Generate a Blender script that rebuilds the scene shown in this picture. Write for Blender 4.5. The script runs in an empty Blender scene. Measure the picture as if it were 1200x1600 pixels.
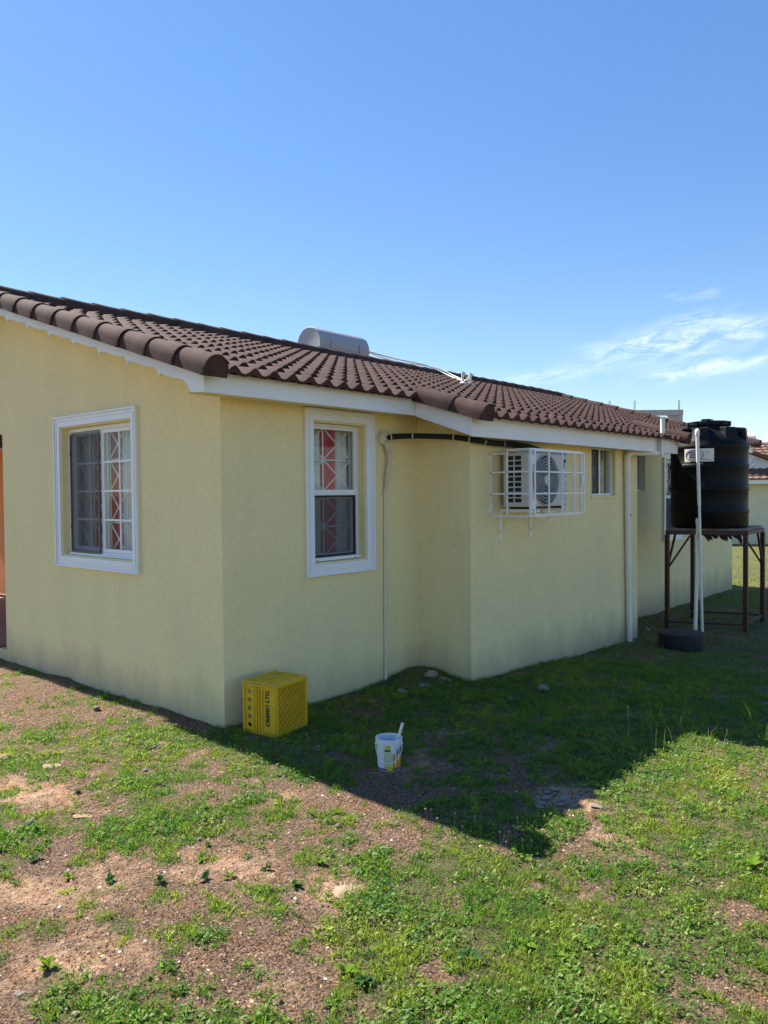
import bpy, bmesh, math, random
import numpy as np
from mathutils import Vector, Matrix
random.seed(7); rng = np.random.default_rng(7)
sc = bpy.context.scene
C = sc.collection
rad = math.radians

# ---------------------------------------------------------------- camera
CX, CY, CZ = -3.2265, -4.2824, 1.60
YAW, PITCH, ROLL, FPX = 0.7179, -0.0240, -0.0093, 1206.94
_f = np.array([math.cos(PITCH)*math.cos(YAW), math.cos(PITCH)*math.sin(YAW), math.sin(PITCH)])
_r = np.array([math.sin(YAW), -math.cos(YAW), 0.0]); _u = np.cross(_r, _f)
_c, _s = math.cos(ROLL), math.sin(ROLL)
RT = _c*_r + _s*_u; UP = -_s*_r + _c*_u; FW = _f
cam_d = bpy.data.cameras.new('camera'); cam = bpy.data.objects.new('camera', cam_d); C.objects.link(cam)
m = Matrix.Identity(4)
for i in range(3):
    m[i][0] = RT[i]; m[i][1] = UP[i]; m[i][2] = -FW[i]
m[0][3], m[1][3], m[2][3] = CX, CY, CZ
cam.matrix_world = m
cam_d.sensor_fit = 'HORIZONTAL'; cam_d.sensor_width = 36; cam_d.lens = 36*FPX/1200
cam_d.clip_start = 0.05; cam_d.clip_end = 3000
sc.camera = cam
def project(x, y, z):
    d0, d1, d2 = x-CX, y-CY, z-CZ
    zz = d0*FW[0]+d1*FW[1]+d2*FW[2]
    return 600+FPX*(d0*RT[0]+d1*RT[1]+d2*RT[2])/zz, 800-FPX*(d0*UP[0]+d1*UP[1]+d2*UP[2])/zz, zz
def hit(px, py, axis, val):
    d = FW*FPX + RT*(px-600) + UP*(800-py)
    o = np.array([CX, CY, CZ]); t = (val-o[axis])/d[axis]
    return o + t*d

# ---------------------------------------------------------------- light
SUN_TO = Vector((-0.042, 0.664, 0.747)).normalized()
world = bpy.data.worlds.new('World'); sc.world = world; world.use_nodes = True
wt = world.node_tree; wt.nodes.clear()
def N(t, typ, **kw):
    n = t.nodes.new(typ)
    for k, v in kw.items(): setattr(n, k, v)
    return n
wo = N(wt, 'ShaderNodeOutputWorld'); wb = N(wt, 'ShaderNodeBackground')
sky = N(wt, 'ShaderNodeTexSky', sky_type='NISHITA', sun_disc=False)
sky.sun_elevation = math.asin(SUN_TO.z); sky.sun_rotation = math.atan2(SUN_TO.x, SUN_TO.y)
sky.air_density = 1.0; sky.dust_density = 0.1; sky.ozone_density = 2.4; sky.altitude = 20
wb.inputs['Strength'].default_value = 0.116
# thin cirrus: soft streaks with fibrous noise, fixed in the sky's own directions
wgeo = N(wt, 'ShaderNodeTexCoord')
def wmath(op, a, b=None, c=None, clamp=False):
    n = N(wt, 'ShaderNodeMath', operation=op); n.use_clamp = clamp
    for i, v in enumerate((a, b, c)):
        if v is None: continue
        if isinstance(v, (int, float)): n.inputs[i].default_value = v
        else: wt.links.new(v, n.inputs[i])
    return n.outputs[0]
def wdot(vec):
    n = N(wt, 'ShaderNodeVectorMath', operation='DOT_PRODUCT'); wt.links.new(wgeo.outputs['Generated'], n.inputs[0])
    n.inputs[1].default_value = vec; return n.outputs['Value']
caz = YAW-0.30                                    # compass heading about which the cirrus lies
hf = (math.cos(caz), math.sin(caz), 0); hr = (math.sin(caz), -math.cos(caz), 0)
df = wmath('MAXIMUM', wdot(hf), 0.02)
U = wmath('DIVIDE', wdot(hr), df); V = wmath('DIVIDE', wdot((0, 0, 1)), df)
def px2uv(px, py):
    d = FW*FPX + RT*(px-600) + UP*(800-py)
    a = d@np.array(hf); return (d@np.array(hr))/a, d[2]/a
comb = N(wt, 'ShaderNodeCombineXYZ')
wt.links.new(wmath('ADD', wmath('MULTIPLY', U, 8.0), wmath('MULTIPLY', V, 4.0)), comb.inputs[0])
wt.links.new(wmath('ADD', wmath('MULTIPLY', V, 28.0), wmath('MULTIPLY', U, -5.5)), comb.inputs[1])
wn = N(wt, 'ShaderNodeTexNoise'); wn.inputs['Scale'].default_value = 2.2; wn.inputs['Detail'].default_value = 12
wn.inputs['Roughness'].default_value = 0.68; wn.inputs['Distortion'].default_value = 0.6
wt.links.new(comb.outputs[0], wn.inputs['Vector'])
fib = wmath('MULTIPLY', wmath('SUBTRACT', wn.outputs['Fac'], 0.40), 3.6, clamp=True)
total = None
STREAKS = [(1040, 465, 1130, 457, 7, .45), (1020, 515, 1160, 482, 9, .55), (900, 560, 1230, 500, 17, .95), (960, 555, 1230, 520, 26, .45),
           (800, 597, 960, 570, 9, .6), (990, 598, 1240, 552, 10, .95), (700, 600, 860, 588, 7, .3), (1260, 500, 1500, 470, 22, .8), (1300, 560, 1700, 540, 18, .7), (1250, 610, 1550, 590, 14, .6)]
for (ax, ay, bx_, by_, w, amp) in STREAKS:
    au, av = px2uv(ax, ay); bu, bv = px2uv(bx_, by_)
    L = math.hypot(bu-au, bv-av); du, dv = (bu-au)/L, (bv-av)/L; wid = w/FPX*1.05
    mu, mv = (au+bu)/2, (av+bv)/2
    x_ = wmath('SUBTRACT', U, mu); y_ = wmath('SUBTRACT', V, mv)
    a1 = wmath('DIVIDE', wmath('ADD', wmath('MULTIPLY', x_, du), wmath('MULTIPLY', y_, dv)), L*0.46)
    b1 = wmath('DIVIDE', wmath('SUBTRACT', wmath('MULTIPLY', y_, du), wmath('MULTIPLY', x_, dv)), wid)
    q = wmath('ADD', wmath('POWER', wmath('ABSOLUTE', a1), 4.0), wmath('MULTIPLY', b1, b1))
    g = wmath('MULTIPLY', wmath('EXPONENT', wmath('MULTIPLY', q, -1.0)), amp)
    total = g if total is None else wmath('ADD', total, g)
cl = wmath('MULTIPLY', wmath('MULTIPLY', total, fib), 0.62, clamp=True)
wmix = N(wt, 'ShaderNodeMix', data_type='RGBA'); wt.links.new(cl, wmix.inputs[0])
gm0 = N(wt, 'ShaderNodeGamma'); gm0.inputs[1].default_value = 0.74; wt.links.new(sky.outputs[0], gm0.inputs[0])
hs_ = N(wt, 'ShaderNodeHueSaturation'); hs_.inputs['Saturation'].default_value = 1.42; hs_.inputs['Hue'].default_value = 0.509; wt.links.new(gm0.outputs[0], hs_.inputs['Color'])
wt.links.new(hs_.outputs[0], wmix.inputs[6]); wmix.inputs[7].default_value = (4.9, 5.2, 5.6, 1)
wt.links.new(wmix.outputs[2], wb.inputs['Color']); wt.links.new(wb.outputs[0], wo.inputs[0])

sun_d = bpy.data.lights.new('sun', 'SUN'); sun_d.energy = 5.0; sun_d.angle = rad(0.53); sun_d.color = (1.0, 0.945, 0.84)
sun = bpy.data.objects.new('sun', sun_d); C.objects.link(sun); sun.location = (0, 0, 30)
sun.rotation_euler = (-SUN_TO).to_track_quat('-Z', 'Y').to_euler()
vs = sc.view_settings; vs.view_transform = 'Standard'; vs.look = 'None'; vs.gamma = 1.0; vs.use_curve_mapping = False
vs.exposure = 1.30

# ---------------------------------------------------------------- materials
def lin(r, g, b): return tuple(((v/255)/12.92 if v/255 <= .04045 else ((v/255+.055)/1.055)**2.4) for v in (r, g, b))
def mat(name, col, rough=0.6, var=0.0, vscale=8.0, bump=0.0, bscale=60.0, metal=0.0, spec=0.5, col2=None, detail=6, bdist=0.004, stretch=None):
    mt = bpy.data.materials.new(name); mt.use_nodes = True; t = mt.node_tree
    b = t.nodes['Principled BSDF']; b.inputs['Base Color'].default_value = (*col, 1); b.inputs['Roughness'].default_value = rough
    b.inputs['Metallic'].default_value = metal; b.inputs['Specular IOR Level'].default_value = spec
    tc = N(t, 'ShaderNodeTexCoord'); src = tc.outputs['Object']
    if stretch:
        mp = N(t, 'ShaderNodeMapping'); mp.inputs['Scale'].default_value = stretch; t.links.new(src, mp.inputs[0]); src = mp.outputs[0]
    if var > 0 or col2:
        n = N(t, 'ShaderNodeTexNoise'); n.inputs['Scale'].default_value = vscale; n.inputs['Detail'].default_value = detail; n.inputs['Roughness'].default_value = .6
        t.links.new(src, n.inputs['Vector'])
        r = N(t, 'ShaderNodeMapRange'); t.links.new(n.outputs['Fac'], r.inputs[0]); r.inputs[1].default_value = .3; r.inputs[2].default_value = .7
        mx = N(t, 'ShaderNodeMix', data_type='RGBA'); t.links.new(r.outputs[0], mx.inputs[0])
        c2 = col2 if col2 else tuple(min(1, v*(1+var)) for v in col)
        c1 = col if col2 else tuple(v*(1-var) for v in col)
        mx.inputs[6].default_value = (*c1, 1); mx.inputs[7].default_value = (*c2, 1)
        t.links.new(mx.outputs[2], b.inputs['Base Color'])
    if bump > 0:
        n2 = N(t, 'ShaderNodeTexNoise'); n2.inputs['Scale'].default_value = bscale; n2.inputs['Detail'].default_value = 5
        t.links.new(tc.outputs['Object'], n2.inputs['Vector'])
        bp = N(t, 'ShaderNodeBump'); bp.inputs['Strength'].default_value = bump; bp.inputs['Distance'].default_value = bdist
        t.links.new(n2.outputs['Fac'], bp.inputs['Height']); t.links.new(bp.outputs[0], b.inputs['Normal'])
    return mt
M = {}
M['trim'] = mat('white_paint', (.80, .81, .82), .45, .03, 5, .12, 40)
M['fascia'] = mat('fascia_paint', (.80, .80, .79), .5, .05, 2.5, .15, 30)
M['pvc'] = mat('pvc', (.78, .75, .66), .42, .08, 9)
M['cream_pipe'] = mat('cream_pipe', (.70, .64, .44), .5, .06, 12)
M['alu'] = mat('white_metal', (.78, .79, .80), .4, .03, 10)
M['cage'] = mat('cage_paint', (.80, .80, .80), .45, .08, 30)
M['black_pe'] = mat('black_polyethylene', (.0030, .0033, .0045), .5, .25, 4, .1, 25, spec=.2)
M['black_foam'] = mat('black_foam', (.008, .008, .009), .8, .3, 20, .3, 80)
M['rubber'] = mat('black_rubber', (.012, .013, .017), .6, .4, 14, .3, 40)
M['tub_top'] = mat('tub_lid', (.035, .04, .045), .6, .5, 10, .4, 30)
M['rust_paint'] = mat('red_oxide_paint', (.070, .014, .013), .55, .35, 12, .2, 50, col2=(.036, .012, .011))
M['dark'] = mat('dark_inside', (.012, .012, .014), .7)
M['red'] = mat('red_fabric', (.55, .06, .085), .85, .15, 6, .2, 200)
M['whitefab'] = mat('white_fabric', (.74, .75, .73), .85, .10, 6, .2, 200)
M['ac'] = mat('ac_casing', (.56, .56, .55), .45, .03, 6)
M['acgrey'] = mat('ac_grille', (.33, .34, .36), .45, .05, 6)
M['green_ink'] = mat('green_ink', (.03, .28, .16), .5)
M['dark_ink'] = mat('dark_ink', (.02, .02, .02), .5)
M['blue_ink'] = mat('blue_ink', (.05, .08, .26), .5)
M['yellow'] = mat('yellow_plastic', (.70, .43, .016), .42, .10, 12, .08, 60)
M['bucket'] = mat('white_pail', (.70, .72, .76), .4, .06, 14)
M['orange_ink'] = mat('orange_label', (.62, .27, .015), .5, .12, 40)
M['yellow_ink'] = mat('yellow_label', (.60, .52, .03), .5, .12, 40)
M['pale_ink'] = mat('pale_label', (.50, .55, .36), .5, .10, 60)
M['navy_ink'] = mat('navy_label', (.02, .025, .09), .5)
M['paint'] = mat('wet_cream_paint', (.55, .55, .50), .3)
M['steel'] = mat('tank_aluminium', (.34, .34, .35), .5, .06, 8)
M['concrete'] = mat('grey_concrete', (.40, .40, .39), .9, .12, 6, .3, 40)
M['orange_wall'] = mat('orange_paint', (.62, .24, .085), .8, .05, 3, .2, 60)
M['deck'] = mat('roof_deck', (.07, .05, .045), .9)
M['stone'] = mat('limestone', (.22, .185, .15), .95, .22, 14, .6, 40, bdist=.01)
M['stone2'] = mat('sandy_stone', (.33, .22, .145), .95, .2, 14, .6, 40, bdist=.01)
M['pane_sil'] = mat('grey_sealant', (.35, .35, .35), .6)
M['plastic_sheet'] = mat('torn_black_sheet', (.014, .014, .014), .6, .3, 20)
M['board'] = mat('worn_board', (.22, .20, .19), .9, .35, 10, .4, 40)
M['drystalk'] = mat('dry_stalk', (.30, .22, .12), .9)
M['seedhead'] = mat('seed_head', (.30, .23, .16), .95, .2, 60, .5, 200)
M['redvalve'] = mat('red_valve', (.42, .03, .03), .45)
M['foam'] = mat('foam_filler', (.62, .55, .38), .85, .12, 20, .6, 50, bdist=.01)
M['tin'] = mat('galvanised', (.45, .46, .47), .4, .1, 20, metal=.6)

def wall_mat():
    mt = bpy.data.materials.new('yellow_stucco'); mt.use_nodes = True; t = mt.node_tree; b = t.nodes['Principled BSDF']
    b.inputs['Roughness'].default_value = .88; b.inputs['Specular IOR Level'].default_value = .2
    g = N(t, 'ShaderNodeNewGeometry'); pos = g.outputs['Position']
    mp = N(t, 'ShaderNodeMapping'); mp.inputs['Scale'].default_value = (2.6, 2.6, 1.1); t.links.new(pos, mp.inputs[0])
    n1 = N(t, 'ShaderNodeTexNoise'); n1.inputs['Scale'].default_value = 1.1; n1.inputs['Detail'].default_value = 7; n1.inputs['Roughness'].default_value = .65; t.links.new(mp.outputs[0], n1.inputs['Vector'])
    n2 = N(t, 'ShaderNodeTexNoise'); n2.inputs['Scale'].default_value = 26; n2.inputs['Detail'].default_value = 6; n2.inputs['Roughness'].default_value = .7; t.links.new(pos, n2.inputs['Vector'])
    r = N(t, 'ShaderNodeMapRange'); t.links.new(n1.outputs['Fac'], r.inputs[0]); r.inputs[1].default_value = .34; r.inputs[2].default_value = .72
    mx = N(t, 'ShaderNodeMix', data_type='RGBA'); t.links.new(r.outputs[0], mx.inputs[0])
    mx.inputs[6].default_value = (.85, .725, .385, 1); mx.inputs[7].default_value = (.79, .672, .37, 1)
    r2 = N(t, 'ShaderNodeMapRange'); t.links.new(n2.outputs['Fac'], r2.inputs[0]); r2.inputs[1].default_value = .3; r2.inputs[2].default_value = .7; r2.inputs[3].default_value = .93; r2.inputs[4].default_value = 1.05
    mu = N(t, 'ShaderNodeMix', data_type='RGBA', blend_type='MULTIPLY'); mu.inputs[0].default_value = 1
    t.links.new(mx.outputs[2], mu.inputs[6]); t.links.new(r2.outputs[0], mu.inputs[7])
    # splash-back dirt with a ragged upper edge on the lowest hand's breadth
    sx = N(t, 'ShaderNodeSeparateXYZ'); t.links.new(pos, sx.inputs[0])
    ad = N(t, 'ShaderNodeMath', operation='MULTIPLY_ADD'); t.links.new(n1.outputs['Fac'], ad.inputs[0]); ad.inputs[1].default_value = -.45; t.links.new(sx.outputs['Z'], ad.inputs[2])
    r3 = N(t, 'ShaderNodeMapRange'); t.links.new(ad.outputs[0], r3.inputs[0]); r3.inputs[1].default_value = -.28; r3.inputs[2].default_value = .09; r3.inputs[3].default_value = .8; r3.inputs[4].default_value = 0
    md = N(t, 'ShaderNodeMix', data_type='RGBA'); t.links.new(r3.outputs[0], md.inputs[0]); t.links.new(mu.outputs[2], md.inputs[6]); md.inputs[7].default_value = (.40, .32, .22, 1)
    t.links.new(md.outputs[2], b.inputs['Base Color'])
    n3 = N(t, 'ShaderNodeTexNoise'); n3.inputs['Scale'].default_value = 85; n3.inputs['Detail'].default_value = 5; t.links.new(pos, n3.inputs['Vector'])
    bp = N(t, 'ShaderNodeBump'); bp.inputs['Strength'].default_value = .30; bp.inputs['Distance'].default_value = .005
    t.links.new(n3.outputs['Fac'], bp.inputs['Height']); t.links.new(bp.outputs[0], b.inputs['Normal'])
    return mt
M['wall'] = wall_mat()

def tile_mat():
    mt = bpy.data.materials.new('stone_coated_tile'); mt.use_nodes = True; t = mt.node_tree; b = t.nodes['Principled BSDF']
    b.inputs['Roughness'].default_value = .9; b.inputs['Specular IOR Level'].default_value = .25
    g = N(t, 'ShaderNodeNewGeometry'); pos = g.outputs['Position']; oi = N(t, 'ShaderNodeObjectInfo')
    n = N(t, 'ShaderNodeTexNoise'); n.inputs['Scale'].default_value = 140; n.inputs['Detail'].default_value = 3; n.inputs['Roughness'].default_value = .8; t.links.new(pos, n.inputs['Vector'])
    n2 = N(t, 'ShaderNodeTexNoise'); n2.inputs['Scale'].default_value = 4.5; n2.inputs['Detail'].default_value = 6; t.links.new(pos, n2.inputs['Vector'])
    r = N(t, 'ShaderNodeMapRange'); t.links.new(n.outputs['Fac'], r.inputs[0]); r.inputs[1].default_value = .35; r.inputs[2].default_value = .68
    mx = N(t, 'ShaderNodeMix', data_type='RGBA'); t.links.new(r.outputs[0], mx.inputs[0])
    mx.inputs[6].default_value = (.030, .016, .014, 1); mx.inputs[7].default_value = (.112, .062, .052, 1)
    r2 = N(t, 'ShaderNodeMapRange'); t.links.new(n2.outputs['Fac'], r2.inputs[0]); r2.inputs[1].default_value = .3; r2.inputs[2].default_value = .7; r2.inputs[3].default_value = .75; r2.inputs[4].default_value = 1.25
    r4 = N(t, 'ShaderNodeMapRange'); t.links.new(oi.outputs['Random'], r4.inputs[0]); r4.inputs[3].default_value = .86; r4.inputs[4].default_value = 1.14
    mm = N(t, 'ShaderNodeMath', operation='MULTIPLY'); t.links.new(r2.outputs[0], mm.inputs[0]); t.links.new(r4.outputs[0], mm.inputs[1])
    mu = N(t, 'ShaderNodeMix', data_type='RGBA', blend_type='MULTIPLY'); mu.inputs[0].default_value = 1
    t.links.new(mx.outputs[2], mu.inputs[6]); t.links.new(mm.outputs[0], mu.inputs[7]); t.links.new(mu.outputs[2], b.inputs['Base Color'])
    bp = N(t, 'ShaderNodeBump'); bp.inputs['Strength'].default_value = .6; bp.inputs['Distance'].default_value = .004
    t.links.new(n.outputs['Fac'], bp.inputs['Height']); t.links.new(bp.outputs[0], b.inputs['Normal'])
    return mt
M['tile'] = tile_mat()

def glass_mat(name, tint, refl=1.0):
    mt = bpy.data.materials.new(name); mt.use_nodes = True; t = mt.node_tree; t.nodes.clear()
    o = N(t, 'ShaderNodeOutputMaterial'); a = N(t, 'ShaderNodeBsdfTransparent'); a.inputs[0].default_value = (*tint, 1)
    g = N(t, 'ShaderNodeBsdfGlossy'); g.inputs['Roughness'].default_value = .02; lw = N(t, 'ShaderNodeLayerWeight'); lw.inputs[0].default_value = .5
    pw_ = N(t, 'ShaderNodeMath', operation='POWER'); t.links.new(lw.outputs['Facing'], pw_.inputs[0]); pw_.inputs[1].default_value = 5
    fr = N(t, 'ShaderNodeMath', operation='MULTIPLY_ADD'); t.links.new(pw_.outputs[0], fr.inputs[0]); fr.inputs[1].default_value = .96; fr.inputs[2].default_value = .04
    tc = N(t, 'ShaderNodeTexCoord'); nz = N(t, 'ShaderNodeTexNoise'); nz.inputs['Scale'].default_value = 3; t.links.new(tc.outputs['Object'], nz.inputs['Vector'])
    bp = N(t, 'ShaderNodeBump'); bp.inputs['Strength'].default_value = .04; bp.inputs['Distance'].default_value = .05; t.links.new(nz.outputs['Fac'], bp.inputs['Height']); t.links.new(bp.outputs[0], g.inputs['Normal'])
    mu = N(t, 'ShaderNodeMath', operation='MULTIPLY'); mu.inputs[1].default_value = refl; t.links.new(fr.outputs[0], mu.inputs[0])
    mx = N(t, 'ShaderNodeMixShader'); t.links.new(mu.outputs[0], mx.inputs[0]); t.links.new(a.outputs[0], mx.inputs[1]); t.links.new(g.outputs[0], mx.inputs[2]); t.links.new(mx.outputs[0], o.inputs[0])
    return mt
M['glass'] = glass_mat('window_glass', (.96, .98, .97), .5)
def screen_mat():
    mt = bpy.data.materials.new('insect_mesh'); mt.use_nodes = True; t = mt.node_tree; t.nodes.clear()
    o = N(t, 'ShaderNodeOutputMaterial'); a = N(t, 'ShaderNodeBsdfTransparent'); d = N(t, 'ShaderNodeBsdfDiffuse'); d.inputs[0].default_value = (.13, .132, .14, 1)
    mx = N(t, 'ShaderNodeMixShader'); mx.inputs[0].default_value = .32; t.links.new(a.outputs[0], mx.inputs[1]); t.links.new(d.outputs[0], mx.inputs[2]); t.links.new(mx.outputs[0], o.inputs[0])
    return mt
M['screen'] = screen_mat()
def leaf_mat(name, attr=True, col=(.07, .13, .025), trans=.4):
    mt = bpy.data.materials.new(name); mt.use_nodes = True; t = mt.node_tree; t.nodes.clear()
    o = N(t, 'ShaderNodeOutputMaterial'); d = N(t, 'ShaderNodeBsdfDiffuse'); tr = N(t, 'ShaderNodeBsdfTranslucent'); gl = N(t, 'ShaderNodeBsdfGlossy'); gl.inputs['Roughness'].default_value = .6
    if attr:
        at = N(t, 'ShaderNodeAttribute'); at.attribute_name = 'tint'; src = at.outputs['Color']
    else:
        tc = N(t, 'ShaderNodeTexCoord'); nz = N(t, 'ShaderNodeTexNoise'); nz.inputs['Scale'].default_value = 40; t.links.new(tc.outputs['Object'], nz.inputs['Vector'])
        mxc = N(t, 'ShaderNodeMix', data_type='RGBA'); t.links.new(nz.outputs['Fac'], mxc.inputs[0]); mxc.inputs[6].default_value = (*[v*.7 for v in col], 1); mxc.inputs[7].default_value = (*[v*1.3 for v in col], 1); src = mxc.outputs[2]
    t.links.new(src, d.inputs[0])
    mul = N(t, 'ShaderNodeMix', data_type='RGBA', blend_type='MULTIPLY'); mul.inputs[0].default_value = 1; t.links.new(src, mul.inputs[6]); mul.inputs[7].default_value = (1.25, 1.35, .55, 1); t.links.new(mul.outputs[2], tr.inputs[0])
    m1 = N(t, 'ShaderNodeMixShader'); m1.inputs[0].default_value = trans; t.links.new(d.outputs[0], m1.inputs[1]); t.links.new(tr.outputs[0], m1.inputs[2])
    fr = N(t, 'ShaderNodeFresnel'); fr.inputs[0].default_value = 1.4
    m2 = N(t, 'ShaderNodeMixShader'); mm = N(t, 'ShaderNodeMath', operation='MULTIPLY'); mm.inputs[1].default_value = .03; t.links.new(fr.outputs[0], mm.inputs[0]); t.links.new(mm.outputs[0], m2.inputs[0]); t.links.new(m1.outputs[0], m2.inputs[1]); t.links.new(gl.outputs[0], m2.inputs[2])
    t.links.new(m2.outputs[0], o.inputs[0]); return mt
M['grass'] = leaf_mat('grass_blades', trans=.5)
M['weed_y'] = leaf_mat('bright_weed', False, (.15, .24, .03)); M['weed_d'] = leaf_mat('dark_weed', False, (.045, .10, .03), .3)

# ---------------------------------------------------------------- mesh helpers
class MB:
    def __init__(s): s.v = []; s.f = []
    def add(s, v, f):
        o = len(s.v); s.v.extend([tuple(map(float, p)) for p in v]); s.f.extend([tuple(i+o for i in q) for q in f]); return s
    def box(s, a, b):
        (x0, y0, z0), (x1, y1, z1) = a, b
        x0, x1 = min(x0, x1), max(x0, x1); y0, y1 = min(y0, y1), max(y0, y1); z0, z1 = min(z0, z1), max(z0, z1)
        return s.add([(x0, y0, z0), (x1, y0, z0), (x1, y1, z0), (x0, y1, z0), (x0, y0, z1), (x1, y0, z1), (x1, y1, z1), (x0, y1, z1)],
                     [(0, 3, 2, 1), (4, 5, 6, 7), (0, 1, 5, 4), (1, 2, 6, 5), (2, 3, 7, 6), (3, 0, 4, 7)])
    def tube(s, pts, r, n=8, cap=True):
        pts = [Vector(p) for p in pts]; k = len(pts); rs = r if hasattr(r, '__len__') else [r]*k
        rings = []; prev = None
        for i, p in enumerate(pts):
            t = (pts[min(i+1, k-1)]-pts[max(i-1, 0)]).normalized()
            if prev is None:
                a = Vector((0, 0, 1)) if abs(t.z) < .9 else Vector((1, 0, 0)); u = t.cross(a).normalized()
            else: u = (prev - t*prev.dot(t)).normalized()
            prev = u; w = t.cross(u)
            rings.append([p + (u*math.cos(6.28318530718*j/n) + w*math.sin(6.28318530718*j/n))*rs[i] for j in range(n)])
        v = [q for rg in rings for q in rg]; f = []
        for i in range(k-1):
            for j in range(n): f.append((i*n+j, i*n+(j+1) % n, (i+1)*n+(j+1) % n, (i+1)*n+j))
        if cap: f.append(tuple(range(n-1, -1, -1))); f.append(tuple((k-1)*n+j for j in range(n)))
        return s.add(v, f)
    def bar(s, a, b, w, h=None, up=(0, 0, 1)):
        h = h or w; a = Vector(a); b = Vector(b); t = (b-a).normalized(); upv = Vector(up)
        if abs(t.dot(upv)) > .97: upv = Vector((1, 0, 0))
        u = t.cross(upv).normalized()*w/2; q = u.cross(t).normalized()*h/2
        v = [a-u-q, a+u-q, a+u+q, a-u+q, b-u-q, b+u-q, b+u+q, b-u+q]
        return s.add(v, [(0, 3, 2, 1), (4, 5, 6, 7), (0, 1, 5, 4), (1, 2, 6, 5), (2, 3, 7, 6), (3, 0, 4, 7)])
    def lathe(s, prof, cx=0, cy=0, n=32, close=False):
        v = []; f = []; k = len(prof)
        for (r, z) in prof:
            for j in range(n): v.append((cx+r*math.cos(6.28318530718*j/n), cy+r*math.sin(6.28318530718*j/n), z))
        for i in range(k-1):
            for j in range(n): f.append((i*n+j, i*n+(j+1) % n, (i+1)*n+(j+1) % n, (i+1)*n+j))
        if prof[0][0] > 1e-4: f.append(tuple(range(n-1, -1, -1))) if not close else None
        if prof[-1][0] > 1e-4: f.append(tuple((k-1)*n+j for j in range(n))) if not close else None
        return s.add(v, f)
    def prism(s, poly, ax, a, b):
        """poly of 2-D points in the two other axes, extruded along axis ax from a to b"""
        def p3(u, w, t): return {0: (t, u, w), 1: (u, t, w), 2: (u, w, t)}[ax]
        n = len(poly); v = [p3(*q, a) for q in poly]+[p3(*q, b) for q in poly]
        f = [tuple(range(n-1, -1, -1)), tuple(range(n, 2*n))]+[(i, (i+1) % n, n+(i+1) % n, n+i) for i in range(n)]
        return s.add(v, f)
    def mesh(s, name, recalc=True):
        me = bpy.data.meshes.new(name); me.from_pydata(s.v, [], s.f); me.update()
        if recalc:
            bm = bmesh.new(); bm.from_mesh(me); bmesh.ops.recalc_face_normals(bm, faces=bm.faces[:]); bm.to_mesh(me); bm.free()
        return me
    def build(s, name, mt, parent=None, smooth=None, bevel=0, recalc=True):
        me = s.mesh(name, recalc); o = bpy.data.objects.new(name, me); C.objects.link(o); me.materials.append(M[mt] if isinstance(mt, str) else mt)
        if parent: o.parent = parent
        if bevel:
            bv = o.modifiers.new('bevel', 'BEVEL'); bv.width = bevel; bv.segments = 2; bv.limit_method = 'ANGLE'; bv.angle_limit = rad(40)
        if smooth:
            for p in me.polygons: p.use_smooth = True
            me.set_sharp_from_angle(angle=rad(smooth))
        return o
def empty(name, loc, label, cat, rz=0, group=None):
    o = bpy.data.objects.new(name, None); C.objects.link(o); o.location = loc; o.rotation_euler = (0, 0, rz); o.empty_display_size = .1
    tag(o, label, cat, group); return o
def tag(o, label, cat, group=None):
    o['label'] = label; o['category'] = cat
    if group: o['group'] = group
    return o
def shared(name, me, parent, loc=(0, 0, 0), rot=(0, 0, 0), scale=(1, 1, 1)):
    o = bpy.data.objects.new(name, me); C.objects.link(o); o.parent = parent; o.location = loc; o.rotation_euler = rot; o.scale = scale; return o
def text_mesh(body, size, offset=0.0, space=1.0):
    cu = bpy.data.curves.new('lettering', 'FONT'); cu.body = body; cu.size = size; cu.offset = offset; cu.space_character = space; cu.fill_mode = 'FRONT'; cu.resolution_u = 3
    o = bpy.data.objects.new('lettering', cu); C.objects.link(o); bpy.context.view_layer.update()
    me = bpy.data.meshes.new_from_object(o.evaluated_get(bpy.context.evaluated_depsgraph_get()))
    bpy.data.objects.remove(o); bpy.data.curves.remove(cu); return me

# ---------------------------------------------------------------- noise / terrain
class VN:
    def __init__(s, seed): s.g = np.random.default_rng(seed).random((256, 256))
    def __call__(s, x, y):
        xi = np.floor(x).astype(int); yi = np.floor(y).astype(int); fx = x-xi; fy = y-yi
        fx = fx*fx*(3-2*fx); fy = fy*fy*(3-2*fy); g = s.g; a = xi % 256; b = (xi+1) % 256; c = yi % 256; d = (yi+1) % 256
        return (g[a, c]*(1-fx)+g[b, c]*fx)*(1-fy)+(g[a, d]*(1-fx)+g[b, d]*fx)*fy
def fbm(vn, x, y, s, o=4, gain=.55):
    t = 0; a = 1; n = 0
    for i in range(o): t = t+a*vn(x*s+17*i, y*s+31*i); n += a; a *= gain; s *= 2.03
    return t/n
V1, V2, V3, V4 = VN(1), VN(2), VN(3), VN(4)
def sstep(a, b, x): t = np.clip((x-a)/(b-a), 0, 1); return t*t*(3-2*t)
def gz(x, y):
    x = np.asarray(x, float); y = np.asarray(y, float)
    z = -.125*sstep(1.8, 5.5, x) - .33*sstep(10.5, 24, x) - .02*sstep(.0, -.4, x)
    z = z + .085*np.exp(-(((x-2.0)/.30)**2+((y+.12)/.26)**2))
    amp = .018*sstep(0, 1.2, np.hypot(x-2, y+2)*0+1)
    z = z + amp*(fbm(V1, x, y, 1.3, 3)-.5)*2 + .010*(fbm(V2, x, y, 7.0, 3)-.5)*2
    return z
def gz1(x, y): return float(gz(np.array([x]), np.array([y]))[0])

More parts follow.
